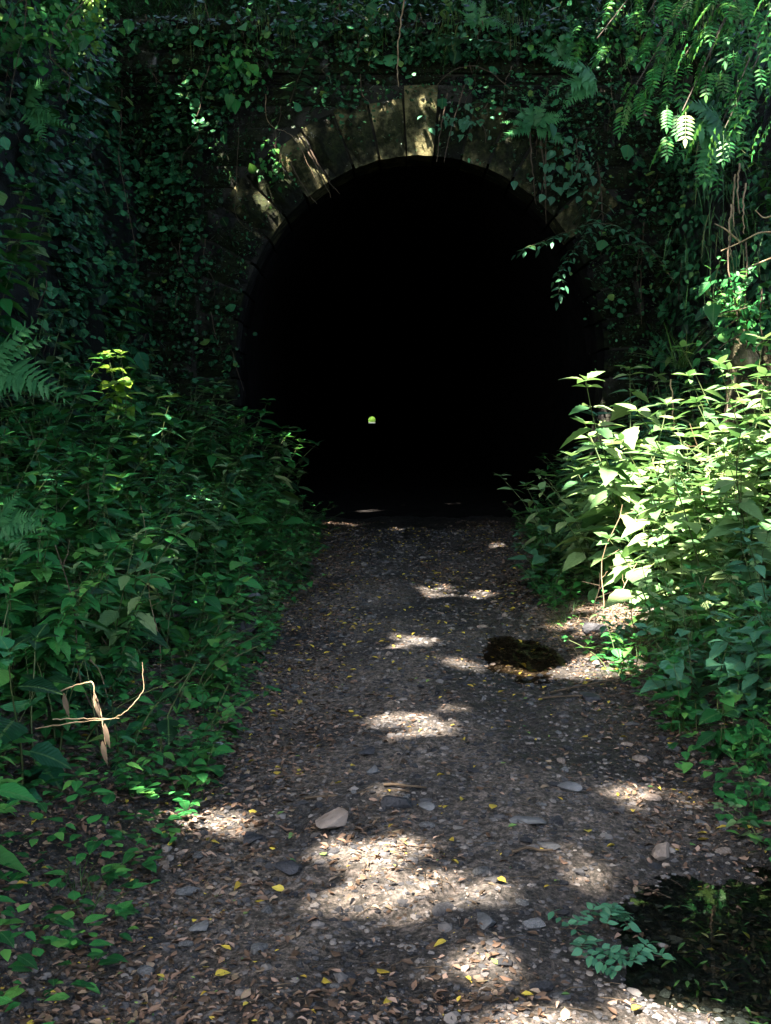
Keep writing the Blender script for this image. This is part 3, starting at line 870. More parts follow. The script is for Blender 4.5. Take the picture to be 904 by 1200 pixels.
# ferns
def fern(px, py, Y, fronds, ln, label, a0, a1, mat='fern', toward=0.35):
    """fronds fan out in the upright plane between angles a0 and a1 (0 = right, 90 = up), upper sides turned to the light"""
    p = at(px, py, Y)
    root = thing('fern', label, 'fern', tuple(p))
    for k in range(fronds):
        a = math.radians(a0 + (a1 - a0) * k / max(1, fronds - 1) + R.uniform(-8, 8))
        d = np.array([[math.cos(a), -toward * R.uniform(.5, 1.3), math.sin(a)]])
        m_ = mats_dir([(0, 0, 0)], d, up=(R.gauss(0, .1), -0.75, 0.7), scale=ln * R.uniform(0.7, 1.05))[0]
        fi = R.randrange(4); o = link('frond', tmesh('frond%d' % fi, FRONDS[fi], mat), root); o.matrix_basis = Matrix(m_.tolist())
fern(-25, 445, 7.4, 4, 0.72, 'large fern arching from the left edge over the bank plants', -5, 45)
fern(0, 620, 5.4, 4, 0.32, 'yellow-green fern low among the nettles at the left edge', -25, 70, 'fern')
fern(625, 150, PY - .12, 8, 0.72, 'pale fern rooted in the portal wall right of the keystone', -15, 200)
fern(657, 70, PY - .2, 5, 0.5, 'small dark fern on the ledge near the top of the portal', 10, 170)
fern(560, 32, PY - .2, 6, 0.55, 'fern on top of the wall above the keystone', 10, 170)
fern(850, 150, 9.4, 6, 0.6, 'drooping fern under the overhanging branches at the upper right', 150, 250)
fern(30, 130, 11.3, 5, 0.6, 'fern growing from the ivy at the upper left', -40, 60)
fern(700, 95, 12, 5, 0.6, 'fern before the wall top between portal and overhanging shrub', 140, 230)

# --- climbers on the cliffs and on the wall -----------------------------------
def climber(name, label, cat, pts, nrm, size, mat, hiT, loT, n_obj=60, group=None, vines=6, drop=(0.6, 1.6)):
    """leaves at pts facing nrm, tips hanging"""
    pts = np.asarray(pts); n = len(pts)
    if n == 0: return
    o0 = pts.mean(0)
    root = thing(name, label, cat, tuple(o0), group=group)
    nr = np.broadcast_to(np.asarray(nrm, float), (n, 3)) + rng.normal(0, 0.45, (n, 3))
    nr /= np.linalg.norm(nr, axis=1, keepdims=True)
    down = np.stack([rng.normal(0, 0.55, n), rng.normal(0, 0.4, n), -np.ones(n)], 1)
    d = down - nr * (down * nr).sum(1, keepdims=True) + nr * 0.25
    sc = size * np.exp(rng.normal(0, 0.42, n))
    LM = mats_dir(pts - o0, d, up=nr + [0, 0, 0.5], scale=sc)
    idx = rng.permutation(n)
    me = tmesh(name + '_leaf_' + mat, hiT, mat)
    for i in idx[:n_obj]:
        o = bpy.data.objects.new('leaf', me); COL.objects.link(o); o.parent = root
        o.matrix_basis = Matrix(LM[i].tolist())
    if n > n_obj:
        g = Geo(); g.scatter(loT, LM[idx[n_obj:]])
        link('foliage', g.mesh('foliage', M[mat]), root, kind='stuff')
    if vines:
        g = Geo()
        for k in range(vines):
            i = rng.integers(n); a = pts[i] - o0; L_ = R.uniform(*drop)
            tube(g, curve(a + [0, 0, L_ * .5], a - [R.uniform(-.3, .3), 0.0, L_ * .5], 0, 9, 0.12), 0.008, 0.003, 4)
        link('vine', g.mesh('vine', M['woody']), root)
    return root

# left cliff ivy, in five curtains along the cutting
def cliff_pts(side, y0, y1, n, zmin=0.6):
    if side < 0: x = rng.uniform(-4.5, -3.1, n * 4)
    else: x = rng.uniform(3.7, 5.3, n * 4)
    y = rng.uniform(y0, y1, n * 4)
    z = H(x, y, False)
    # clumpy density
    den = 0.55 + 0.9 * fbm(x * 1.1, y * 1.5, z * 0.9, 3, 77)
    keep = (rng.random(n * 4) < den) & (z > zmin)
    p = np.stack([x, y, z], 1)[keep][:n]
    p[:, 0] += 0.14 * fbm(p[:, 0] * 1.2, p[:, 1] * 1.2, p[:, 2] * 1.4, 3, 50)
    off = np.abs(rng.normal(0.04, 0.13, len(p)))
    p[:, 0] += -side * off
    return p
spans = [(7.5, 9.8, 'nearest part of the ivy curtain on the left cutting side'), (9.8, 11.6, 'second part of the ivy curtain, behind the left fern'), (11.6, 13.4, 'middle of the ivy curtain on the left cutting side'), (13.4, 15.2, 'ivy curtain on the left side, short of the portal'), (15.2, 16.9, 'ivy curtain meeting the left end of the portal wall')]
for y0, y1, lab in spans:
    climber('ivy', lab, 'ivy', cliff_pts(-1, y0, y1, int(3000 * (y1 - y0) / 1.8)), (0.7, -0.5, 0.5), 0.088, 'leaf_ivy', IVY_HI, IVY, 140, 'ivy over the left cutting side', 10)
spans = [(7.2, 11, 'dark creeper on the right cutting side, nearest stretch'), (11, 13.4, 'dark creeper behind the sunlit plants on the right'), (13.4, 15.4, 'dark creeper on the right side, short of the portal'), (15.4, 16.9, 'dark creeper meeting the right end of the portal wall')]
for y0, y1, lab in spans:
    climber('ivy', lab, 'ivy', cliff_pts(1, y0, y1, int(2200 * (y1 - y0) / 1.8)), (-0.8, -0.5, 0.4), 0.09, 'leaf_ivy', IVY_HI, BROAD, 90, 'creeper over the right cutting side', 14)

# patches on the wall face: (px, py, rx, ry, n, size, mat, label)
W = [(225, 120, 60, 60, 420, .085, 'leaf_ivy', 'ivy mass over the top left of the portal wall'),
     (215, 330, 38, 130, 420, .07, 'leaf_ivy', 'ivy strip on the wall left of the tunnel mouth'),
     (265, 420, 22, 90, 120, .07, 'leaf_ivy', 'ivy strands hugging the left jamb of the arch'),
     (320, 190, 22, 26, 70, .08, 'leaf_green', 'small green tuft on the arch stones left of the keystone'),
     (380, 20, 90, 22, 220, .085, 'leaf_ivy', 'leafy growth along the wall top above the arch left of centre'),
     (285, 75, 40, 40, 160, .10, 'leaf_green', 'pointed leaves hanging from the upper left of the wall'),
     (545, 45, 60, 14, 60, .10, 'leaf_teal', 'pale sprig row on the ledge above the arch'),
     (545, 140, 40, 20, 60, .09, 'leaf_teal', 'pale little leaves between the keystone and the wall fern'),
     (665, 200, 42, 36, 110, .12, 'leaf_teal', 'drooping leaves under the wall fern right of the arch'),
     (700, 130, 50, 50, 150, .06, 'leaf_ivy', 'small dark ivy patch on the upper right wall'),
     (740, 300, 70, 110, 420, .06, 'leaf_ivy', 'fine dark creeper on the wall right of the tunnel mouth'),
     (700, 30, 90, 25, 260, .08, 'leaf_ivy', 'dark foliage over the wall top right of centre'),
     (470, 8, 200, 12, 260, .08, 'leaf_ivy', 'green growth along the very top of the wall'),
     (790, 420, 40, 60, 200, .07, 'leaf_green', 'green creeper low on the wall behind the sunlit plants')]
W += [(480, 62, 230, 14, 700, .07, 'leaf_ivy', 'ragged creeper hanging from the long ledge above the arch'),
      (200, 38, 100, 16, 520, .08, 'leaf_ivy', 'creeper heaped over the left end of the ledge'),
      (430, 38, 150, 14, 480, .08, 'leaf_ivy', 'creeper heaped over the middle of the ledge'),
      (680, 36, 150, 14, 480, .08, 'leaf_ivy', 'creeper heaped over the right end of the ledge'),
      (620, 110, 120, 40, 420, .06, 'leaf_ivy', 'dark creeper between the wall fern and the ledge'),
      (400, 105, 70, 40, 330, .06, 'leaf_ivy', 'dark creeper left of the keystone under the ledge'),
      (800, 190, 60, 90, 520, .08, 'leaf_ivy', 'heavy dark creeper on the right end of the wall'),
      (195, 200, 46, 90, 520, .08, 'leaf_ivy', 'heavy dark creeper on the left end of the wall'),
      (700, 60, 80, 20, 220, .08, 'leaf_green', 'green creeper over the pale stones right of centre')]
for px, py, rx, ry, n, sz, mt, lab in W:
    q = rng.normal(0, 0.5, (n, 2)); P_ = []
    for a, b in q:
        w = at(px + a * rx, py + b * ry, PY - 0.06)
        P_.append((w.x, PY - 0.09 - abs(R.gauss(0, 0.12)), w.z))
    leafT = (BROAD_HI, BROAD) if mt != 'leaf_ivy' else (IVY_HI, IVY)
    climber('wall_creeper', lab, 'creeper', P_, (0, -0.9, 0.35), sz, mt, leafT[0], leafT[1], min(60, n), 'creepers on the portal wall', 3, (0.3, 0.9))

# hanging roots and bare vines
def strand(label, pts, r0=0.012, r1=0.004, mat='woody', name='hanging_vine', cat='vine', group=None):
    pts = np.array(pts, float); c = pts[0].copy()
    # smooth resample
    t = np.linspace(0, len(pts) - 1, len(pts) * 5); i = np.arange(len(pts))
    q = np.stack([np.interp(t, i, pts[:, k]) for k in range(3)], 1)
    for _ in range(14): q[1:-1] = (q[:-2] + q[1:-1] * 2 + q[2:]) / 4
    q += rng.normal(0, 0.005, q.shape)
    g = Geo(); tube(g, q - c, r0, r1, 5)
    return thing(name, label, cat, tuple(c), group=group, data=g.mesh(name, M[mat]))
def wp(px, py, off=0.15): v = at(px, py, PY - off); return (v.x, v.y, v.z)
strand('pale bare vine hanging left of the keystone from the wall top', [wp(476, -10, .4), wp(468, 30, .45), wp(466, 75, .4), wp(467, 102, .35)], 0.013, 0.008, 'straw')
strand('thin pale vine arching on the left arch stones', [wp(312, 110), wp(310, 150), wp(335, 152), wp(350, 165), wp(372, 215)], 0.006, 0.003, 'straw')
strand('pale twig running down the left arch edge', [wp(280, 150), wp(277, 225), wp(272, 258), wp(300, 275), wp(318, 282)], 0.006, 0.003, 'woody')
for k, (a, b, c, d) in enumerate([(352, 160, 388, 232), (362, 170, 398, 228), (340, 190, 372, 240), (620, 150, 628, 240), (632, 150, 640, 262), (640, 155, 634, 230), (545, 100, 520, 190), (525, 110, 512, 190), (700, 190, 704, 300), (755, 260, 752, 380)]):
    strand('thin root trailing down the arch stones and wall face', [wp(a, b), wp((a + c) / 2 + R.uniform(-6, 6), (b + d) / 2), wp(c, d)], 0.014, 0.004, 'woody', 'hanging_root', 'root', 'roots trailing down the portal')
strand('long arching stem over the ledge above the arch', [wp(600, 105, .3), wp(560, 70, .5), wp(520, 85, .5), wp(500, 120, .45)], 0.008, 0.003, 'woody')

# bramble sprays in front of the opening
def spray(name, label, pts, T, Tkey, mat, spacing, size, hang=0.2, cat='bramble', stem_r=0.006, parent_group=None):
    pts = np.array(pts, float); c = pts[0].copy()
    t = np.linspace(0, len(pts) - 1, len(pts) * 6); i = np.arange(len(pts))
    q = np.stack([np.interp(t, i, pts[:, k]) for k in range(3)], 1)
    for _ in range(3): q[1:-1] = (q[:-2] + q[1:-1] * 2 + q[2:]) / 4
    root = thing(name, label, cat, tuple(c), group=parent_group)
    g = Geo(); tube(g, q - c, stem_r, stem_r * .4, 5)
    link('stem', g.mesh('stem', M['woody']), root)
    seg = np.r_[0, np.cumsum(np.linalg.norm(np.diff(q, axis=0), axis=1))]
    me = tmesh(Tkey, T, mat); s = spacing
    sd = 1
    while s < seg[-1]:
        p_ = np.array([np.interp(s, seg, q[:, k]) for k in range(3)])
        j = min(len(q) - 2, int(np.searchsorted(seg, s))); tg = q[j + 1] - q[j]; tg /= np.linalg.norm(tg) + 1e-9
        sv = np.cross(tg, [0, 0, 1]); sv /= np.linalg.norm(sv) + 1e-9
        d = sv * sd + tg * R.uniform(0.2, 0.8) + np.array([0, 0, -hang + R.uniform(-.2, .25)])
        o = link('leaf', me, root); o.matrix_basis = Matrix(mats_dir([p_ - c], [d], scale=size * R.uniform(.7, 1.15))[0].tolist())
        sd = -sd; s += spacing * R.uniform(0.6, 1.3)
    return root
def wq(px, py, Y): v = at(px, py, Y); return (v.x, v.y, v.z)
spray('bramble', 'pale bramble spray hanging before the upper right of the dark opening', [wq(705, 225, 16.6), wq(690, 262, 16.2), wq(655, 275, 16), wq(612, 292, 15.9)], TRI, 'trefoil', 'leaf_teal', 0.09, 0.26)
spray('bramble', 'short bramble shoot below the pale spray', [wq(705, 250, 16.6), wq(675, 290, 16.3), wq(655, 320, 16.2), wq(655, 345, 16.2)], TRI, 'trefoil', 'leaf_teal', 0.09, 0.2)
spray('bramble', 'bramble shoot reaching right of the pale spray', [wq(690, 262, 16.4), wq(720, 262, 16.1), wq(755, 285, 16.0), wq(770, 300, 16)], TRI, 'trefoil', 'leaf_teal', 0.08, 0.24)
spray('bramble', 'bramble spray crossing the wall under the dark ledge at right', [wq(790, 330, 15), wq(770, 300, 15), wq(740, 285, 15), wq(715, 290, 15)], TRI, 'trefoil', 'leaf_green', 0.08, 0.2)
spray('bramble', 'pale sprig of pointed leaves at the upper left of the wall', [wq(340, 120, 16.7), wq(352, 85, 16.4), wq(365, 60, 16.2)], BROAD_HI, 'sprig_leaf', 'leaf_teal', 0.05, 0.28)
spray('bramble', 'leafy shoot on the ledge above the keystone', [wq(600, 52, 16.6), wq(560, 46, 16.4), wq(520, 44, 16.4)], BROAD_HI, 'sprig_leaf', 'leaf_teal', 0.05, 0.18)

# overhanging leafy branches, upper right: one shrub leaning in from the bank
shrub = thing('overhanging_shrub', 'leafy shrub leaning in from the upper right with feathery leaves', 'shrub', (5.1, 10.0, H1(5.1, 10.0)))
so = np.array(shrub.location)
g = Geo(); LMs = []
for (a, b, Yv) in [(770, 55, 9.0), (745, 100, 9.4), (800, 130, 8.8), (840, 40, 8.2), (870, 90, 8.0), (905, 20, 7.6), (760, 15, 9.8), (905, 130, 7.6), (830, 185, 9.4), (700, 45, 10.5), (940, 80, 7.4), (860, -20, 8.4), (790, 85, 9.2), (850, 150, 8.6)]:
    e = np.array(wq(a, b, Yv)); s0 = so + [0, 0, 2.2 + R.uniform(-.5, .5)]
    c_ = curve(s0, e, 0.35, 14, 0.15); tube(g, c_ - so, 0.03, 0.005, 5)
    for k in range(5, 14):
        tg = c_[min(k + 1, 13)] - c_[min(k, 12)]; tg /= np.linalg.norm(tg)
        for sd in (-1, 1):
            for rep in range(4):
                sv = np.cross(tg, [0, 0, 1]) * sd
                d = sv * R.uniform(.6, 1.1) + tg * 0.7 + np.array([0, 0, R.uniform(-.35, .25)])
                LMs.append(mats_dir([c_[k] - so + rng.normal(0, .09, 3)], [d], scale=R.uniform(.15, .27))[0])
tube(g, curve((0, 0, -0.2), (0, 0, 2.7), 0, 8, 0.1), 0.06, 0.03, 7)
link('limbs', g.mesh('limbs', M['bark']), shrub)
for k, m_ in enumerate(LMs[:280]):
    o = link('leaf', tmesh('pinnate_leaf', PINNATE, 'leaf_green' if k % 7 else 'leaf_pale'), shrub); o.matrix_basis = Matrix(m_.tolist())
g = Geo(); g.scatter(PINNATE_S, LMs[280:]); link('foliage', g.mesh('foliage', M['leaf_green']), shrub, kind='stuff')

# mossy trunk at the upper left and the mass of leaves about it
climber('wall_creeper', 'bright yellow-green mossy creeper strip at the upper left', 'creeper', [tuple(at(R.gauss(108, 7), R.gauss(18, 26), R.uniform(12.2, 12.5))) for _ in range(260)], (0.3, -0.8, 0.5), 0.05, 'leaf_yellowgreen', BROAD_HI, BROAD, 40, None, 2)
climber('wall_creeper', 'yellow-green leaves catching light at the upper left corner', 'creeper', [tuple(at(R.gauss(60, 45), R.gauss(30, 30), R.uniform(10.6, 12))) for _ in range(420)], (0.5, -0.6, 0.6), 0.085, 'leaf_green', BROAD_HI, BROAD, 80, None, 5)

# dead twigs and roots at the right
def twig_cluster(label, segs, Y, r=0.008, mat='straw'):
    root = thing('dead_twig', label, 'twig', wq(*segs[0][0], Y)); o0 = np.array(root.location)
    for s in segs:
        g = Geo(); P_ = [np.array(wq(a, b, Y + R.uniform(-.15, .15))) - o0 for a, b in s]
        t = np.linspace(0, len(P_) - 1, len(P_) * 4); P_ = np.array(P_)
        q = np.stack([np.interp(t, np.arange(len(P_)), P_[:, k]) for k in range(3)], 1); q[1:-1] = (q[:-2] + 2 * q[1:-1] + q[2:]) / 4
        tube(g, q, r, r * .5, 5); link('branch', g.mesh('branch', M[mat]), root)
twig_cluster('forked pale dead twig before the dark foliage at the right edge', [[(915, 272), (890, 272), (868, 284), (845, 294)], [(868, 284), (850, 268), (838, 262)], [(910, 300), (880, 312), (868, 318)], [(915, 250), (895, 256), (885, 246)]], 8.6)
twig_cluster('grey dead twigs slanting over the right bank below the forked one', [[(866, 372), (845, 388), (818, 412)], [(905, 352), (870, 362), (825, 372)], [(870, 390), (850, 402), (842, 410)]], 9.2, 0.006, 'woody')
for k, (px, py) in enumerate([(868, 190), (862, 205), (874, 215), (858, 240)]):
    strand('pale root hanging on the right cutting side', [wq(px, py, 9.6), wq(px - 4, py + 30, 9.5), wq(px - 2, py + 60, 9.5)], 0.01, 0.004, 'straw', 'hanging_root', 'root', 'pale roots on the right cutting side')
strand('dry upright stalk behind the sunlit plants', [wq(790, 505, 9.4), wq(788, 470, 9.4), wq(786, 445, 9.4)], 0.006, 0.008, 'straw', 'dry_stalk', 'stalk')

for k in range(22):
    if k < 13: y = R.uniform(6.8, 9.4); x = float(foot_r(y)) + R.uniform(.15, 1.6); wd = 'right'
    else: y = R.uniform(4, 8); x = float(foot_l(y)) - R.uniform(.1, 1.2); wd = 'left'
    z = H1(x, y); hh = R.uniform(.35, 1.0)
    q = curve((0, 0, 0), (R.uniform(-.25, .25), R.uniform(-.25, .1), hh), 0, 10, .06)
    g = Geo(); tube(g, q, .0045, .002, 5)
    for j in range(3):
        i_ = R.randrange(3, 9); tube(g, curve(q[i_], q[i_] + [R.uniform(-.14, .14), R.uniform(-.1, .1), R.uniform(.02, .14)], 0, 5, .01), .002, .001, 4)
    thing('dry_weed', 'dry brown plant stem standing among the green plants of the ' + wd + ' bank', 'stem', (x, y, z - .02), group='dry stems in the ' + wd + ' bank', data=g.mesh('dry_weed', M['straw' if k % 2 else 'woody']))
# matted straw over the bare foot of the sunlit bank
n = 900
y = rng.uniform(6.9, 8.7, n); x = foot_r(y) + rng.uniform(-.12, .6, n); z = H(x, y) + .008
a = rng.uniform(0, 6.28, n)
g = Geo(); g.scatter(T_blade(4, 0.05, 0.1, 0.2), mats_dir(np.stack([x, y, z], 1), np.stack([np.cos(a), np.sin(a), rng.normal(0.1, .2, n)], 1), scale=rng.uniform(.04, .16, n)))
link('dead_grass', g.mesh('dead_grass', M['tan']), kind='stuff', label='matted dead grass on the bare sunlit foot of the right bank', category='dead grass')

# bent straw stalks on the left bank
YS = 3.75
def soft(P_):
    P_ = np.array(P_); t = np.linspace(0, len(P_) - 1, len(P_) * 6); q = np.stack([np.interp(t, np.arange(len(P_)), P_[:, k]) for k in range(3)], 1)
    for _ in range(3): q[1:-1] = (q[:-2] + 2 * q[1:-1] + q[2:]) / 4
    q[1:-1] += rng.normal(0, .0012, q[1:-1].shape)
    return q
st = thing('straw_stalk', 'bent dry straw stalk with a limp end lying over the left bank', 'stalk', wq(65, 812, YS)); o0 = np.array(st.location)
for s in [[(65, 812), (92, 802), (110, 798), (112, 830)], [(112, 820), (118, 828), (125, 880)]]:
    g = Geo(); tube(g, soft([wq(a, b, YS + R.uniform(-.05, .05)) for a, b in s]) - o0, 0.003, 0.0018, 5); link('stalk_segment', g.mesh('stalk_segment', M['straw']), st)
for (a, b) in [(75, 812), (111, 812), (123, 848), (120, 868)]:
    o = link('dry_leaf', tmesh('dry_leaf', NARROW, 'tan'), st); o.matrix_basis = Matrix(mats_dir([np.array(wq(a, b, YS)) - o0], [(0.1, 0, -1)], up=(0, -1, 0), scale=0.10)[0].tolist())
st = thing('straw_stalk', 'longer kinked straw stalk lying under the bent one', 'stalk', wq(42, 854, 3.7)); o0 = np.array(st.location)
for s in [[(42, 854), (90, 846), (138, 842), (155, 828), (169, 808), (167, 776)], [(62, 843), (100, 842), (140, 842)]]:
    g = Geo(); tube(g, soft([wq(a, b, 3.7 + R.uniform(-.05, .05)) for a, b in s]) - o0, 0.0026, 0.0012, 5); link('stalk_segment', g.mesh('stalk_segment', M['straw']), st)

# grass tufts
def tuft(x, y, z, n, ln, label, mat='grass', hang=False, group=None):
    g = Geo(); P_, D, S, U_ = [], [], [], []
    for k in range(n):
        a = R.uniform(0, 6.28) if not hang else R.uniform(-2.6, -0.6)
        el = R.uniform(0.3, 1.4) if not hang else R.uniform(-1.35, -0.5)
        P_.append((R.gauss(0, .04 if not hang else .16), R.gauss(0, .03), R.gauss(0, .01 if not hang else .15))); D.append((math.cos(a) * math.cos(el), math.sin(a) * math.cos(el), math.sin(el))); S.append(ln * R.uniform(.5, 1.1))
    g.scatter(T_blade(6, 0.028, 0.1, 0.3), mats_dir(P_, D, scale=np.array(S)))
    thing('grass_tuft', label, 'grass tuft', (x, y, z), group=group, data=g.mesh('grass_tuft', M[mat]))
for (px, py, Y_, n, ln, lab) in [(862, 372, 9.5, 90, .3, 'sunlit grass tuft on top of the bare earth hump'), (840, 190, 10.0, 26, .4, 'hanging grass below the overhanging branches at right'),
                                 (855, 250, 9.8, 40, .4, 'long yellowish grass hanging down the right cutting side'), (835, 300, 9.8, 24, .4, 'hanging grass above the dead twigs at right'),
                                 (800, 430, 10.2, 60, .5, 'thin grass behind the sunlit plants')]:
    p = at(px, py, Y_); tuft(p.x, Y_, p.z, n, ln, lab, hang=('hang' in lab))
for k, px in enumerate([300, 345, 400, 430, 520, 600, 640, 720, 760, 820, 240]):
    p = at(px, R.uniform(18, 40), PY); tuft(p.x, PY - 0.12 + R.uniform(-.05, .1), 7.47, 70, R.uniform(.3, .5), 'grass tuft hanging over the top ledge of the portal', hang=True, group='grass tufts along the top ledge')
for k in range(14):
    s = R.choice([-1, 1]); y = R.uniform(3.0, 9)
    x = float(foot_l(y)) - R.uniform(-.05, .15) if s < 0 else float(foot_r(y)) + R.uniform(-.05, .15)
    tuft(x, y, H1(x, y) - .01, 26, R.uniform(.1, .22), 'small grass tuft at the ' + ('left' if s < 0 else 'right') + ' path edge', group='grass tufts along the path')
# grass and moss on the bank above the wall (uncountable)
n = 16000
x = rng.uniform(-6, 7, n); y = rng.uniform(17.45, 19.5, n)
zz = 7.62 + np.interp(y, [17.4, 22], [0, 3.6]) + 0.16 * fbm(x * 1.3, y * 1.3, 0, 3, 61) * sstep(17.4, 18.2, y)
D = np.stack([rng.normal(0, .5, n), rng.normal(-.5, .4, n), rng.uniform(.1, 1, n)], 1)
g = Geo(); g.scatter(T_blade(4, 0.07, 0.1, 0.5), mats_dir(np.stack([x, y, zz], 1), D, scale=rng.uniform(.12, .38, n)))
link('bank_grass', g.mesh('bank_grass', M['leaf_ivy']), kind='stuff', label='short grass and moss on the bank above the wall', category='grass')

# ground cover between the clumps
def ground_cover(side, n):
    y = rng.uniform(2.5, 15.5, n) ** 1.0
    if side < 0: e = foot_l(y); x = e + 0.12 - rng.random(n) ** 1.3 * 2.4
    else: e = foot_r(y); x = e - 0.1 + rng.random(n) ** 1.3 * 2.6
    k = (np.abs(x) / y < .45) & ~((side > 0) & (y > 7.1) & (y < 8.5) & (x - e < .45) & (rng.random(n) < .9)); x, y = x[k], y[k]; n = len(x)
    z = H(x, y) + rng.uniform(0.01, 0.16, n)
    a = rng.uniform(0, 6.28, n); D = np.stack([np.cos(a), np.sin(a), rng.uniform(-.3, .5, n)], 1)
    g = Geo(); g.scatter(BROAD, mats_dir(np.stack([x, y, z], 1), D, scale=rng.uniform(.025, .075, n)))
    return g
link('ground_cover', ground_cover(-1, 9000).mesh('ground_cover', M['leaf_green']), kind='stuff', label='low leaves and seedlings under the left bank plants', category='ground cover')
link('ground_cover', ground_cover(1, 8000).mesh('ground_cover', M['leaf_green']), kind='stuff', label='low leaves and seedlings under the right bank plants', category='ground cover')

# ------------------------------------------------------------------ rocks
def rock_T(seed, sub=2, flat=0.72, ang=0.25):
    bm = bmesh.new(); bmesh.ops.create_icosphere(bm, subdivisions=sub, radius=0.5)
    rr = random.Random(seed)
    V = np.array([v.co[:] for v in bm.verts]); Fc = np.array([[v.index for v in f.verts] for f in bm.faces]); bm.free()
    for _ in range(13):                                   # slice off flat faces
        nrm = np.array([rr.gauss(0, 1), rr.gauss(0, 1), rr.gauss(0, 1.0)]); nrm /= np.linalg.norm(nrm)
        h = rr.uniform(0.2, 0.36); dd = V @ nrm - h
        V = V - np.outer(np.maximum(dd, 0), nrm)
    V = V * (1 + ang * 0.3 * fbm(V[:, 0] * 3 + seed, V[:, 1] * 3, V[:, 2] * 3, 2, seed)[:, None])
    V[:, 2] *= flat; V[:, 0] *= rr.uniform(.9, 1.3)
    return V, Fc, V[:, :2] + .5
ROCK_HI = [rock_T(s, 3) for s in range(6)]
ROCK_MD = [rock_T(s + 20, 2) for s in range(5)]
ROCK_LO = [rock_T(s + 40, 1, 0.6) for s in range(4)]

def rock(px, py, wpx, flat, mat, label, seed=0, rz=0.0):
    x, y = on_ground(px, py); s = wpx / F_PX * y * 1.05
    T = ROCK_HI[seed % 6]; g = Geo(); V = T[0] * s; V[:, 2] *= flat
    g.add(V, T[1], T[2])
    return thing('rock', label, 'rock', (x, y, H1(x, y) + s * 0.16 * flat), rz, 1.0, None, g.mesh('rock', M[mat], smooth=False))
rock(388, 974, 54, 0.75, 'rock_tan', 'tan flat topped rock in the sunlit patch of the path', 4, .3)
rock(466, 948, 34, 0.9, 'rock_dark', 'dark lump of stone in the middle of the path', 1)
rock(502, 948, 26, 0.6, 'rock_grey', 'grey flat stone just right of the dark lump', 2)
rock(250, 882, 30, 1.1, 'rock_white', 'black and white mottled rock at the left path edge', 3, .5)
rock(234, 1098, 30, 0.7, 'rock_grey', 'squarish grey stone near the bottom left of the path', 4)
rock(570, 1083, 34, 1.0, 'rock_grey', 'rounded grey stone below the brightest sunlit patch', 5)
rock(775, 1006, 32, 1.1, 'rock_tan', 'pinkish fractured stone at the rim of the near puddle', 3, 1.2)
rock(781, 1018, 9, 1.0, 'rock_tan', 'tiny pale pebble in front of the pinkish stone', 1)
rock(340, 1028, 40, 0.5, 'rock_dark', 'flat dark slab between the two sunlit patches', 2)
rock(297, 986, 34, 0.5, 'rock_dark', 'low dark stone left of the tan rock', 5)
rock(438, 905, 22, 0.9, 'rock_grey', 'small grey stone beyond the dark lump', 0)
rock(430, 890, 26, 0.7, 'rock_dark', 'small dark stone behind the grey one', 4)
rock(620, 970, 40, 0.35, 'rock_grey', 'flat grey slab right of the yellow leaves', 1)
rock(668, 928, 34, 0.5, 'rock_grey', 'long grey stone beyond the flat slab', 2, 0.4)
rock(645, 996, 26, 0.5, 'rock_grey', 'small grey stone in the right dapple', 3)
rock(850, 970, 20, 1.0, 'rock_grey', 'round grey stone under the right bank leaves', 5)
rock(575, 990, 22, 0.4, 'rock_grey', 'small flat stone beside the brightest patch', 0)
rock(700, 742, 30, 0.8, 'rock_dark', 'dark stone at the far puddle rim', 1)
rock(290, 740, 34, 1.0, 'rock_dark', 'dark stone half hidden at the left path edge', 3)
rock(300, 760, 26, 0.9, 'rock_dark', 'second dark stone nearer at the left path edge', 4)
rock(300, 705, 22, 0.9, 'rock_grey', 'small pale stone by the left plants', 2)
rock(695, 820, 40, 0.35, 'rock_dark', 'long flat dark slab on the right of the path', 5, .2)

# loose stones one can count
GR = 'loose stones scattered on the path'
ROCKM = [(lambda T_, mt: (lambda g: (g.add(*T_), g.mesh('path_stone', M[mt], smooth=False))[1])(Geo()))(T_, mt) for T_ in ROCK_MD[:4] for mt in ('rock_grey', 'rock_dark', 'rock_tan', 'rock_grey')]
for k in range(250):
    y = 2.7 + 8 * R.random() ** 1.4; x = R.uniform(float(foot_l(y)) + .02, float(foot_r(y)))
    s = .018 + .065 * R.random() ** 2
    i = R.randrange(len(ROCKM)); col = ['grey', 'dark', 'tan', 'grey'][i % 4]
    lab = f'small {col} stone on the ' + ('left' if x < -0.2 else 'middle' if x < 0.6 else 'right') + ' of the path, ' + ('near the camera' if y < 4 else 'a few steps on' if y < 6 else 'farther up')
    thing('path_stone', lab, 'stone', (x, y, H1(x, y) + s * .08), R.uniform(0, 6), s, GR, ROCKM[i])
# gravel
g = Geo()
n = 42000
y = 2.4 + 13 * rng.random(n) ** 1.7
x = foot_l(y) - .15 + rng.random(n) * (foot_r(y) - foot_l(y) + .3)
z = H(x, y)
sc = .004 + .024 * rng.random(n) ** 2.6 * (1 + y * .10) * np.where(rng.random(n) < .06, 2, 1)
for k in range(4):
    i = slice(k, None, 4); m_ = len(x[i])
    a = rng.uniform(0, 6.28, m_)
    g.scatter(ROCK_LO[k] if False else (ROCK_LO[k][0], ROCK_LO[k][1], ROCK_LO[k][2]), mats_dir(np.stack([x[i], y[i], z[i]], 1), np.stack([np.cos(a), np.sin(a), 0 * a], 1), scale=sc[i]))
link('gravel', g.mesh('gravel', M['gravel'], smooth=False), kind='stuff', label='small dark gravel over the dirt path', category='gravel')

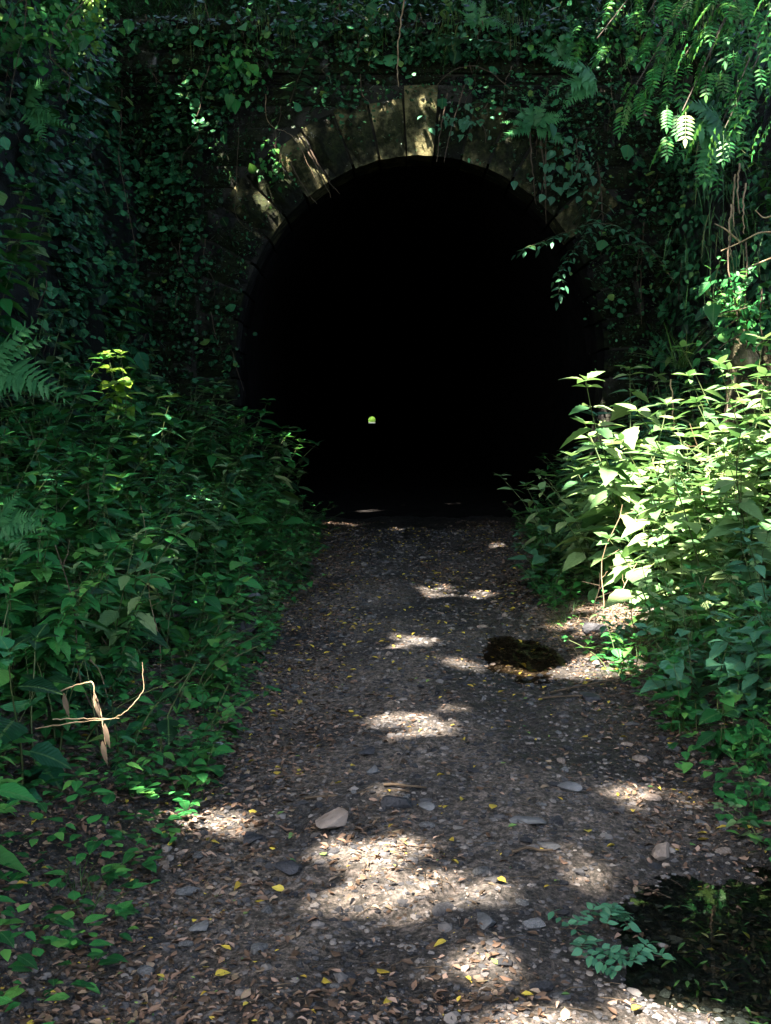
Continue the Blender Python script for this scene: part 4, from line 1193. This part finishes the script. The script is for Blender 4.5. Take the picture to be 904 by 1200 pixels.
# ------------------------------------------------------------------ fallen leaves
def rest_m(x, y, size, lift=0.006):
    a = R.uniform(0, 6.28)
    nrm = np.array([R.gauss(0, .22), R.gauss(0, .22), 1])
    return mats_dir([(x, y, H1(x, y) + lift)], [(math.cos(a), math.sin(a), R.gauss(0, .12))], up=nrm, scale=size)[0]
LM_ = {(c, i): tmesh(f'fallen_leaf_{i}', LITTER_HI[i], c) for c in ('brown', 'tan', 'yellow', 'gleaf') for i in range(4)}
GRL = 'fallen leaves lying on the path'
yl = [(540, 943), (526, 948), (575, 855), (545, 870), (605, 715), (520, 710), (440, 740), (400, 740), (610, 780), (780, 875), (690, 873), (830, 985), (815, 992), (752, 1186), (525, 1110), (453, 1172), (283, 1043), (336, 1050), (595, 1043), (576, 955), (440, 1140), (250, 1150), (47, 968), (590, 778), (560, 725), (656, 812), (665, 760), (745, 775), (600, 668), (742, 955), (412, 845), (350, 823), (690, 985), (405, 757)]
nl = 0
for (px, py) in yl:
    x, y = on_ground(px, py)
    o = thing('fallen_leaf', 'bright yellow fallen leaf on the ' + ('left' if x < -0.2 else 'middle' if x < 0.6 else 'right') + ' of the path, ' + ('near the camera' if y < 4 else 'a few steps on' if y < 6 else 'farther up'), 'leaf', group=GRL, data=LM_[('yellow', R.randrange(4))])
    o.matrix_basis = Matrix(rest_m(x, y, R.uniform(.035, .055) * (1 + .03 * y), .012).tolist()); nl += 1
while nl < 300:
    y = 2.65 + 4.5 * R.random() ** 1.5; e0, e1 = float(foot_l(y)) - .3, float(foot_r(y)) + .1
    x = e0 + (e1 - e0) * (R.random() if R.random() < .45 else (R.betavariate(1.2, 3) if R.random() < .65 else R.betavariate(4, 1.2)))
    c = R.choices(['brown', 'tan', 'yellow', 'gleaf'], [6, 3, 0.6, 0.7])[0]
    lab = {'brown': 'brown curled', 'tan': 'pale tan', 'yellow': 'yellow', 'gleaf': 'green'}[c] + ' fallen leaf on the ' + ('left' if x < -0.2 else 'middle' if x < 0.6 else 'right') + ' of the path, ' + ('near the camera' if y < 4 else 'a few steps on' if y < 6 else 'farther up')
    o = thing('fallen_leaf', lab, 'leaf', group=GRL, data=LM_[(c, R.randrange(4))])
    o.matrix_basis = Matrix(rest_m(x, y, R.uniform(.022, .05), .010).tolist()); nl += 1
g = Geo(); n = 110000
y = 2.4 + 14 * rng.random(n) ** 1.5
wgt = rng.random(n)
u = np.where(wgt < .30, rng.random(n), np.where(wgt < .74, rng.beta(1.1, 3.8, n), rng.beta(3.8, 1.1, n)))
x = foot_l(y) - .7 + u * (foot_r(y) - foot_l(y) + 1.3)
kc = rng.random(n) < 0.07 + 0.9 * np.clip(fbm(x * 1.9, y * 1.9, 0, 3, 14) - .05, 0, 1) + 0.7 * (1 - sstep(-.6, -.1, x)) + .5 * sstep(.9, 1.2, x)
x, y = x[kc], y[kc]; n = len(x)
z = H(x, y) + rng.uniform(.002, .014, n)
a = rng.uniform(0, 6.28, n)
for k in range(3):
    for mi, (lo_, hi_) in enumerate([(0, .82), (.82, .965), (.965, .99), (.99, 1)]):
        sel = (np.arange(n) % 3 == k) & (np.random.default_rng(5).random(n) >= lo_) & (np.random.default_rng(5).random(n) < hi_)
        m_ = sel.sum()
        g.scatter(LITTER[k], mats_dir(np.stack([x, y, z], 1)[sel], np.stack([np.cos(a), np.sin(a), rng.normal(0, .18, n)], 1)[sel], up=np.stack([rng.normal(0, .3, m_), rng.normal(0, .3, m_), np.ones(m_)], 1), scale=(.006 + .032 * rng.random(m_) ** 2.4) * (1 + .03 * y[sel])), mi)
link('leaf_litter', g.mesh('leaf_litter', [M['brown'], M['tan'], M['yellow'], M['gleaf']]), kind='stuff', label='brown leaf litter strewn over the path and its edges', category='leaf litter')
g = Geo(); n = 520
y = 5.5 + 10 * rng.random(n); x = foot_l(y) + rng.random(n) * (foot_r(y) - foot_l(y)); a = rng.uniform(0, 6.28, n)
g.scatter(LITTER[0], mats_dir(np.stack([x, y, H(x, y) + .012], 1), np.stack([np.cos(a), np.sin(a), rng.normal(0, .1, n)], 1), up=np.stack([rng.normal(0, .2, n), rng.normal(0, .2, n), np.ones(n)], 1), scale=rng.uniform(.025, .05, n)))
link('yellow_litter', g.mesh('yellow_litter', M['yellow']), kind='stuff', label='small yellow leaves strewn over the far half of the path', category='leaf litter')
g = Geo(); n = 700
yy = 2.5 + 8 * rng.random(n) ** 1.4; xx = foot_l(yy) - .5 + rng.random(n) * (foot_r(yy) - foot_l(yy) + .9)
for x_, y_ in zip(xx, yy):
    a_ = R.uniform(0, 6.28); l_ = R.uniform(.03, .12)
    p0 = (x_, y_, H1(x_, y_) + .006); x2, y2 = x_ + math.cos(a_) * l_, y_ + math.sin(a_) * l_
    tube(g, curve(p0, (x2, y2, H1(x2, y2) + .008), .004, 4, .004), .0016, .001, 3)
link('twig_litter', g.mesh('twig_litter', M['woody']), kind='stuff', label='short broken twigs lying among the leaf litter', category='twigs')
for (a, b, lab) in [((358, 940), (480, 932), 'thin stick lying across the path beyond the tan rock'), ((600, 1005), (648, 1002), 'short stick in the right sunlit dapple'), ((628, 822), (705, 818), 'stick lying on the right of the path beyond the far stones'), ((645, 815), (760, 790), 'long brown stick slanting to the right bank'), ((450, 928), (500, 929), 'short twig beside the dark lump')]:
    p0, p1 = on_ground(*a), on_ground(*b); m0 = (p0[0], p0[1], H1(*p0) + .012); m1 = (p1[0], p1[1], H1(*p1) + .012)
    g = Geo(); c = np.array(m0); tube(g, curve(m0, m1, .005, 10, .012) - c, .007, .004, 6)
    thing('stick', lab, 'stick', m0, data=g.mesh('stick', M['woody']))

# fallen green leafy branch by the near puddle
x0, y0 = on_ground(655, 1085)
fb = thing('fallen_branch', 'green leafy twig lying on the path beside the near puddle', 'branch', (x0, y0, H1(x0, y0) + .02)); o0 = np.array(fb.location)
g = Geo()
for s in [[(640, 1075), (672, 1098), (710, 1125), (750, 1128), (785, 1135)], [(672, 1098), (700, 1075), (735, 1085)], [(690, 1110), (680, 1130), (720, 1150)], [(710, 1100), (720, 1075), (738, 1100)], [(700, 1120), (740, 1140), (760, 1120)]]:
    P_ = []
    for (a, b) in s: xx_, yy_ = on_ground(a, b); P_.append((xx_, yy_, H1(xx_, yy_) + .03))
    P_ = np.array(P_); q = np.stack([np.interp(np.linspace(0, len(P_) - 1, 16), np.arange(len(P_)), P_[:, k]) for k in range(3)], 1)
    tube(g, q - o0, .003, .0015, 4)
    for k in range(1, 16):
        tg = q[k] - q[k - 1]; tg /= np.linalg.norm(tg) + 1e-9; sv = np.cross(tg, [0, 0, 1])
        for sd in (-1, 1):
            o = link('leaflet', tmesh('leaflet', T_blade(6, 0.55, 0.08, 0.15, peak=.45), 'leaf_teal'), fb)
            o.matrix_basis = Matrix(mats_dir([q[k] - o0 + [0, 0, .006]], [sv * sd + tg * .5 + np.array([0, 0, R.uniform(-.3, .6)])], up=(R.gauss(0, .5), R.gauss(0, .5), 1), scale=R.uniform(.026, .042))[0].tolist())
link('twig', g.mesh('twig', M['woody']), fb)
# water weeds in the near puddle
g = Geo(); n = 260
q = rng.uniform(-1, 1, (n * 2, 2)); q = q[(q ** 2).sum(1) < 1][:n]; n = len(q)
x = 1.20 + q[:, 0] * .42; y = 3.02 + q[:, 1] * .5
a = rng.uniform(0, 6.28, n)
g.scatter(NARROW, mats_dir(np.stack([x, y, rng.uniform(-.05, -.027, n)], 1), np.stack([np.cos(a), np.sin(a), rng.uniform(0, .25, n)], 1), scale=rng.uniform(.02, .06, n)))
link('water_weed', g.mesh('water_weed', M['grass']), kind='stuff', label='tangled green weed in the near puddle', category='water weed')

# earth hump on the right bank with pale stone
p = at(872, 425, 9.7)
T = rock_T(77, 3, 1.3, 0.9); g = Geo(); g.add(T[0] * [.8, .8, .95], T[1], T[2])
climber('wall_creeper', 'creeper spilling over the earth hump at right', 'creeper', [tuple(at(R.gauss(872, 26), R.gauss(372, 34), R.uniform(9.1, 9.5))) for _ in range(330)], (-0.3, -0.7, 0.6), 0.06, 'leaf_green', BROAD_HI, BROAD, 60, None, 3)
thing('rock_outcrop', 'bare pale earth and rock hump above the sunlit plants at right', 'rock outcrop', (p.x + .12, 9.9, p.z - .3), data=g.mesh('rock_outcrop', M['earth']))
T = rock_T(79, 2, 1.0, 0.6); g = Geo(); g.add(T[0] * [.2, .3, .34], T[1], T[2])
p = at(876, 420, 9.3)
thing('rock', 'pinkish pale stone set in the earth hump at right', 'rock', tuple(p), .4, data=g.mesh('rock', M['earth'], smooth=False))

# ------------------------------------------------------------------ the canopy that shades the cutting
SP = []      # gaps in the canopy: centre on the lit thing, radii across x and y, share of leaves missing
def gap(px, py, rx, ry, w, Y_=None, mg=None):
    """rx, ry in photo pixels"""
    if Y_ is None:
        x, y = on_ground(px, py); z = H1(x, y)
        _, ya = on_ground(px, py + ry); _, yb = on_ground(px, py - ry)
        SP.append((x, y, z, rx / F_PX * y, abs(yb - ya) / 2, w, .12))
    else:
        c = at(px, py, Y_); k = Y_ / F_PX
        SP.append((c.x, c.y, c.z, rx * k, ry * k * 0.75, w, .18))
for s in [(495, 1040, 100, 14, 1), (400, 998, 90, 9, .93), (310, 1005, 50, 7, .85), (235, 968, 34, 12, .85), (400, 925, 50, 8, .7), (470, 885, 30, 6, .5), (655, 1020, 45, 10, .9), (600, 1165, 80, 18, .85), (680, 1180, 100, 20, .93), (750, 1130, 30, 14, .5),
          (485, 850, 46, 11, .93), (550, 782, 50, 9, .95), (640, 792, 50, 8, .93), (710, 780, 40, 12, .95), (530, 695, 44, 8, .93), (470, 752, 26, 7, .93), (600, 640, 20, 5, .85), (480, 812, 34, 7, .8), (770, 938, 40, 12, .85), (700, 880, 40, 8, .6), (720, 850, 60, 8, .6), (460, 790, 22, 5, .6), (665, 740, 26, 8, .9)]:
    gap(*s)
for s in [(810, 560, 105, 95, 1, 8.8), (740, 540, 40, 60, 1, 8.9), (790, 640, 60, 50, 1, 8.0), (850, 600, 70, 80, 1, 8.2), (760, 620, 50, 50, 1, 8.2), (860, 520, 60, 60, .98, 9), (735, 470, 22, 30, 1, 8.8), (700, 590, 35, 30, .9, 9.5), (870, 640, 50, 50, .93, 8), (735, 700, 70, 60, 1, 7.6), (745, 722, 60, 30, 1, 7.6), (700, 660, 30, 30, .9, 8.2), (880, 560, 50, 50, .95, 8.6),
          (140, 420, 20, 24, 1, 9.4), (150, 405, 14, 10, 1, 9.4), (872, 415, 24, 40, .99, 9.7), (862, 372, 16, 16, .98, 9.5), (868, 240, 12, 50, .9, 9.7), (890, 30, 30, 20, .97, 7.8), (830, 60, 20, 12, .8, 8.4), (886, 280, 26, 16, .9, 8.6),
          (340, 210, 36, 28, .88, PY), (305, 248, 26, 24, .8, PY), (410, 175, 20, 18, .85, PY), (370, 185, 26, 20, .85, PY), (490, 155, 30, 38, .9, PY), (450, 165, 20, 20, .8, PY), (545, 165, 24, 24, .85, PY), (585, 190, 22, 20, .85, PY), (245, 170, 9, 9, .97, PY), (190, 78, 9, 12, .97, 15), (285, 200, 9, 9, .95, PY),
          (690, 55, 50, 18, .8, PY), (740, 60, 18, 16, .85, PY), (280, 45, 26, 10, .8, PY), (345, 45, 8, 12, .8, PY), (725, 105, 12, 8, .9, PY), (740, 125, 10, 12, .9, PY), (700, 500, 10, 26, .95, 17), (660, 85, 14, 14, .8, 17),
          (110, 25, 20, 30, .95, 12.6), (60, 60, 50, 26, .75, 11.5), (30, 110, 30, 30, .6, 11), (235, 370, 10, 20, .8, PY), (425, 10, 26, 14, .9, 17.5), (60, 580, 40, 18, .65, 5.8), (150, 560, 40, 24, .65, 7), (235, 470, 30, 14, .7, 9), (190, 640, 50, 20, .5, 6.5), (625, 140, 26, 20, .8, 16.8), (650, 285, 30, 14, .7, 16)]:
    gap(*s)
SPa = np.array(SP)
n = 98000
tgt = np.stack([rng.uniform(-6.5, 6.5, n), rng.uniform(1.0, 20.5, n), rng.uniform(0, 8.5, n)], 1)
zc = 10.2 + 5.0 * rng.random(n)
k = (zc - tgt[:, 2]) / SUN.z
LP = tgt + np.array(SUN)[None] * k[:, None]
n2 = 9000                                                # thinner crown all round
LP = np.vstack([LP, np.stack([rng.uniform(-22, 16, n2), rng.uniform(-22, 14, n2), rng.uniform(9.5, 15.5, n2)], 1)])
n3 = 22000  # unseen leaf wall added behind the camera to block low sky light
LP = np.vstack([LP, np.stack([rng.uniform(-15, 15, n3), rng.uniform(-30, -21, n3), rng.uniform(1.5, 12, n3)], 1)])
n4 = 14000  # unseen crown added above the portal to darken the wall top
LP = np.vstack([LP, np.stack([rng.uniform(-8, 8.5, n4), rng.uniform(13.0, 18.3, n4), rng.uniform(9.7, 12, n4)], 1)])
keep = np.ones(len(LP), bool)
rd = rng.random(len(LP))
for (sx_, sy_, sz_, rx_, ry_, w_, mg_) in SPa:
    kk = (LP[:, 2] - sz_) / SUN.z
    hxp, hyp = LP[:, 0] - SUN.x * kk, LP[:, 1] - SUN.y * kk
    q = ((hxp - sx_) / (rx_ + mg_)) ** 2 + ((hyp - sy_) / (ry_ + mg_)) ** 2 + 0.35 * noise3(hxp * 5, hyp * 5, 0, 5)
    keep &= ~((q < 1) & (rd < w_))
# small openings cut in to fleck banks, path and wall with sun
hx_, hy_ = LP[:, 0] - SUN.x * (LP[:, 2] - 1.0) / SUN.z, LP[:, 1] - SUN.y * (LP[:, 2] - 1.0) / SUN.z
keep &= ~((noise3(hx_ * 3.3, hy_ * 3.0, 0, 91) > .12) & ((hx_ < -1.3) | (hx_ > 1.6)) & (hy_ > 5.2) & (hy_ < 15.2) & (rd < .8))
keep &= ~((noise3(hx_ * 3.2, hy_ * 3.2, 0, 93) > .46) & (hy_ > 4.6) & (hy_ < 15) & (rd < .75))
kw = (PY - LP[:, 1]) / -SUN.y
wx_, wz_ = LP[:, 0] - SUN.x * kw, LP[:, 2] - SUN.z * kw
keep &= ~((noise3(wx_ * 2.6, wz_ * 2.6, 0, 95) > .6) & (wz_ > 2.5) & (wz_ < 8) & (rd < .8))
LP = LP[keep]
TREES = [(-8.5, -4.5, 1), (-9.5, 4.0, 2), (-8.0, 11.5, 3), (-4.6, -10, 4), (5.2, -7.5, 5), (8.0, 3.0, 6), (-15, -12, 7), (9.5, 12.0, 8), (-7, -25, 9), (6, -26, 10)]
TL = np.array([t[:2] for t in TREES])
near = np.argmin(((LP[:, None, :2] - TL[None]) ** 2).sum(2), 1)
WORDS = ['left of the camera', 'on the left cutting top midway', 'on the left cutting top near the portal', 'behind the camera on the left', 'behind the camera on the right', 'on the right cutting top', 'far behind on the left', 'on the right cutting top near the portal', 'added far behind on the left to block low sky', 'added far behind on the right to block low sky']
for i, (tx, ty, _) in enumerate(TREES):
    P_ = LP[near == i]; zb = H1(tx, ty) - .2
    root = thing('tree', 'tall leafy tree shading the cutting, ' + WORDS[i], 'tree', (tx, ty, zb), group='trees shading the cutting')
    o0 = np.array([tx, ty, zb])
    g = Geo(); tr = curve((0, 0, 0), (R.uniform(-.5, .5), R.uniform(-.5, .5), 11.5 - zb), 0, 12, .25); tube(g, tr, .24, .1, 9)
    link('trunk', g.mesh('trunk', M['bark']), root)
    if len(P_) == 0: continue
    g = Geo()
    for j in rng.integers(0, len(P_), 14):
        s_ = tr[R.randrange(6, 12)]; tube(g, curve(s_, P_[j] - o0, .4, 8, .3), .06, .012, 5)
    link('limbs', g.mesh('limbs', M['bark']), root)
    m_ = len(P_); a = rng.uniform(0, 6.28, m_)
    g = Geo(); g.scatter(QUAD, mats_dir(P_ - o0, np.stack([np.cos(a), np.sin(a), rng.normal(0, .2, m_)], 1), up=np.stack([rng.normal(0, .3, m_), rng.normal(0, .3, m_), np.ones(m_)], 1) + np.array(SUN) * .5, scale=rng.uniform(.18, .36, m_)))
    link('crown', g.mesh('crown', M['canopy']), root, kind='stuff')

# tree beyond the far mouth
bx = CX + TDIR * TLEN
for i, (dx_, dy_) in enumerate([(-3.5, 34), (4, 40)]):
    root = thing('tree', ['sunlit green tree filling the far tunnel mouth', 'second sunlit tree behind it beyond the far tunnel mouth'][i], 'tree', (bx + dx_, PY + TLEN + dy_, 1))
    g = Geo(); tube(g, curve((0, 0, -1), (0, 0, 5), 0, 6, .2), .25, .1, 7); link('trunk', g.mesh('trunk', M['bark']), root)
    n = 6000; q = rng.normal(0, 1, (n, 3)); q /= np.linalg.norm(q, axis=1, keepdims=True); q *= rng.random((n, 1)) ** .4 * [6, 3, 5]; q[:, 2] += 1.8
    g = Geo(); g.scatter(QUAD, mats_dir(q, rng.normal(0, 1, (n, 3)), scale=rng.uniform(.4, .8, n))); link('crown', g.mesh('crown', M['leaf_yellowgreen']), root, kind='stuff')
print('leaf objects', count_leaf_objs, 'objects', len(bpy.data.objects))
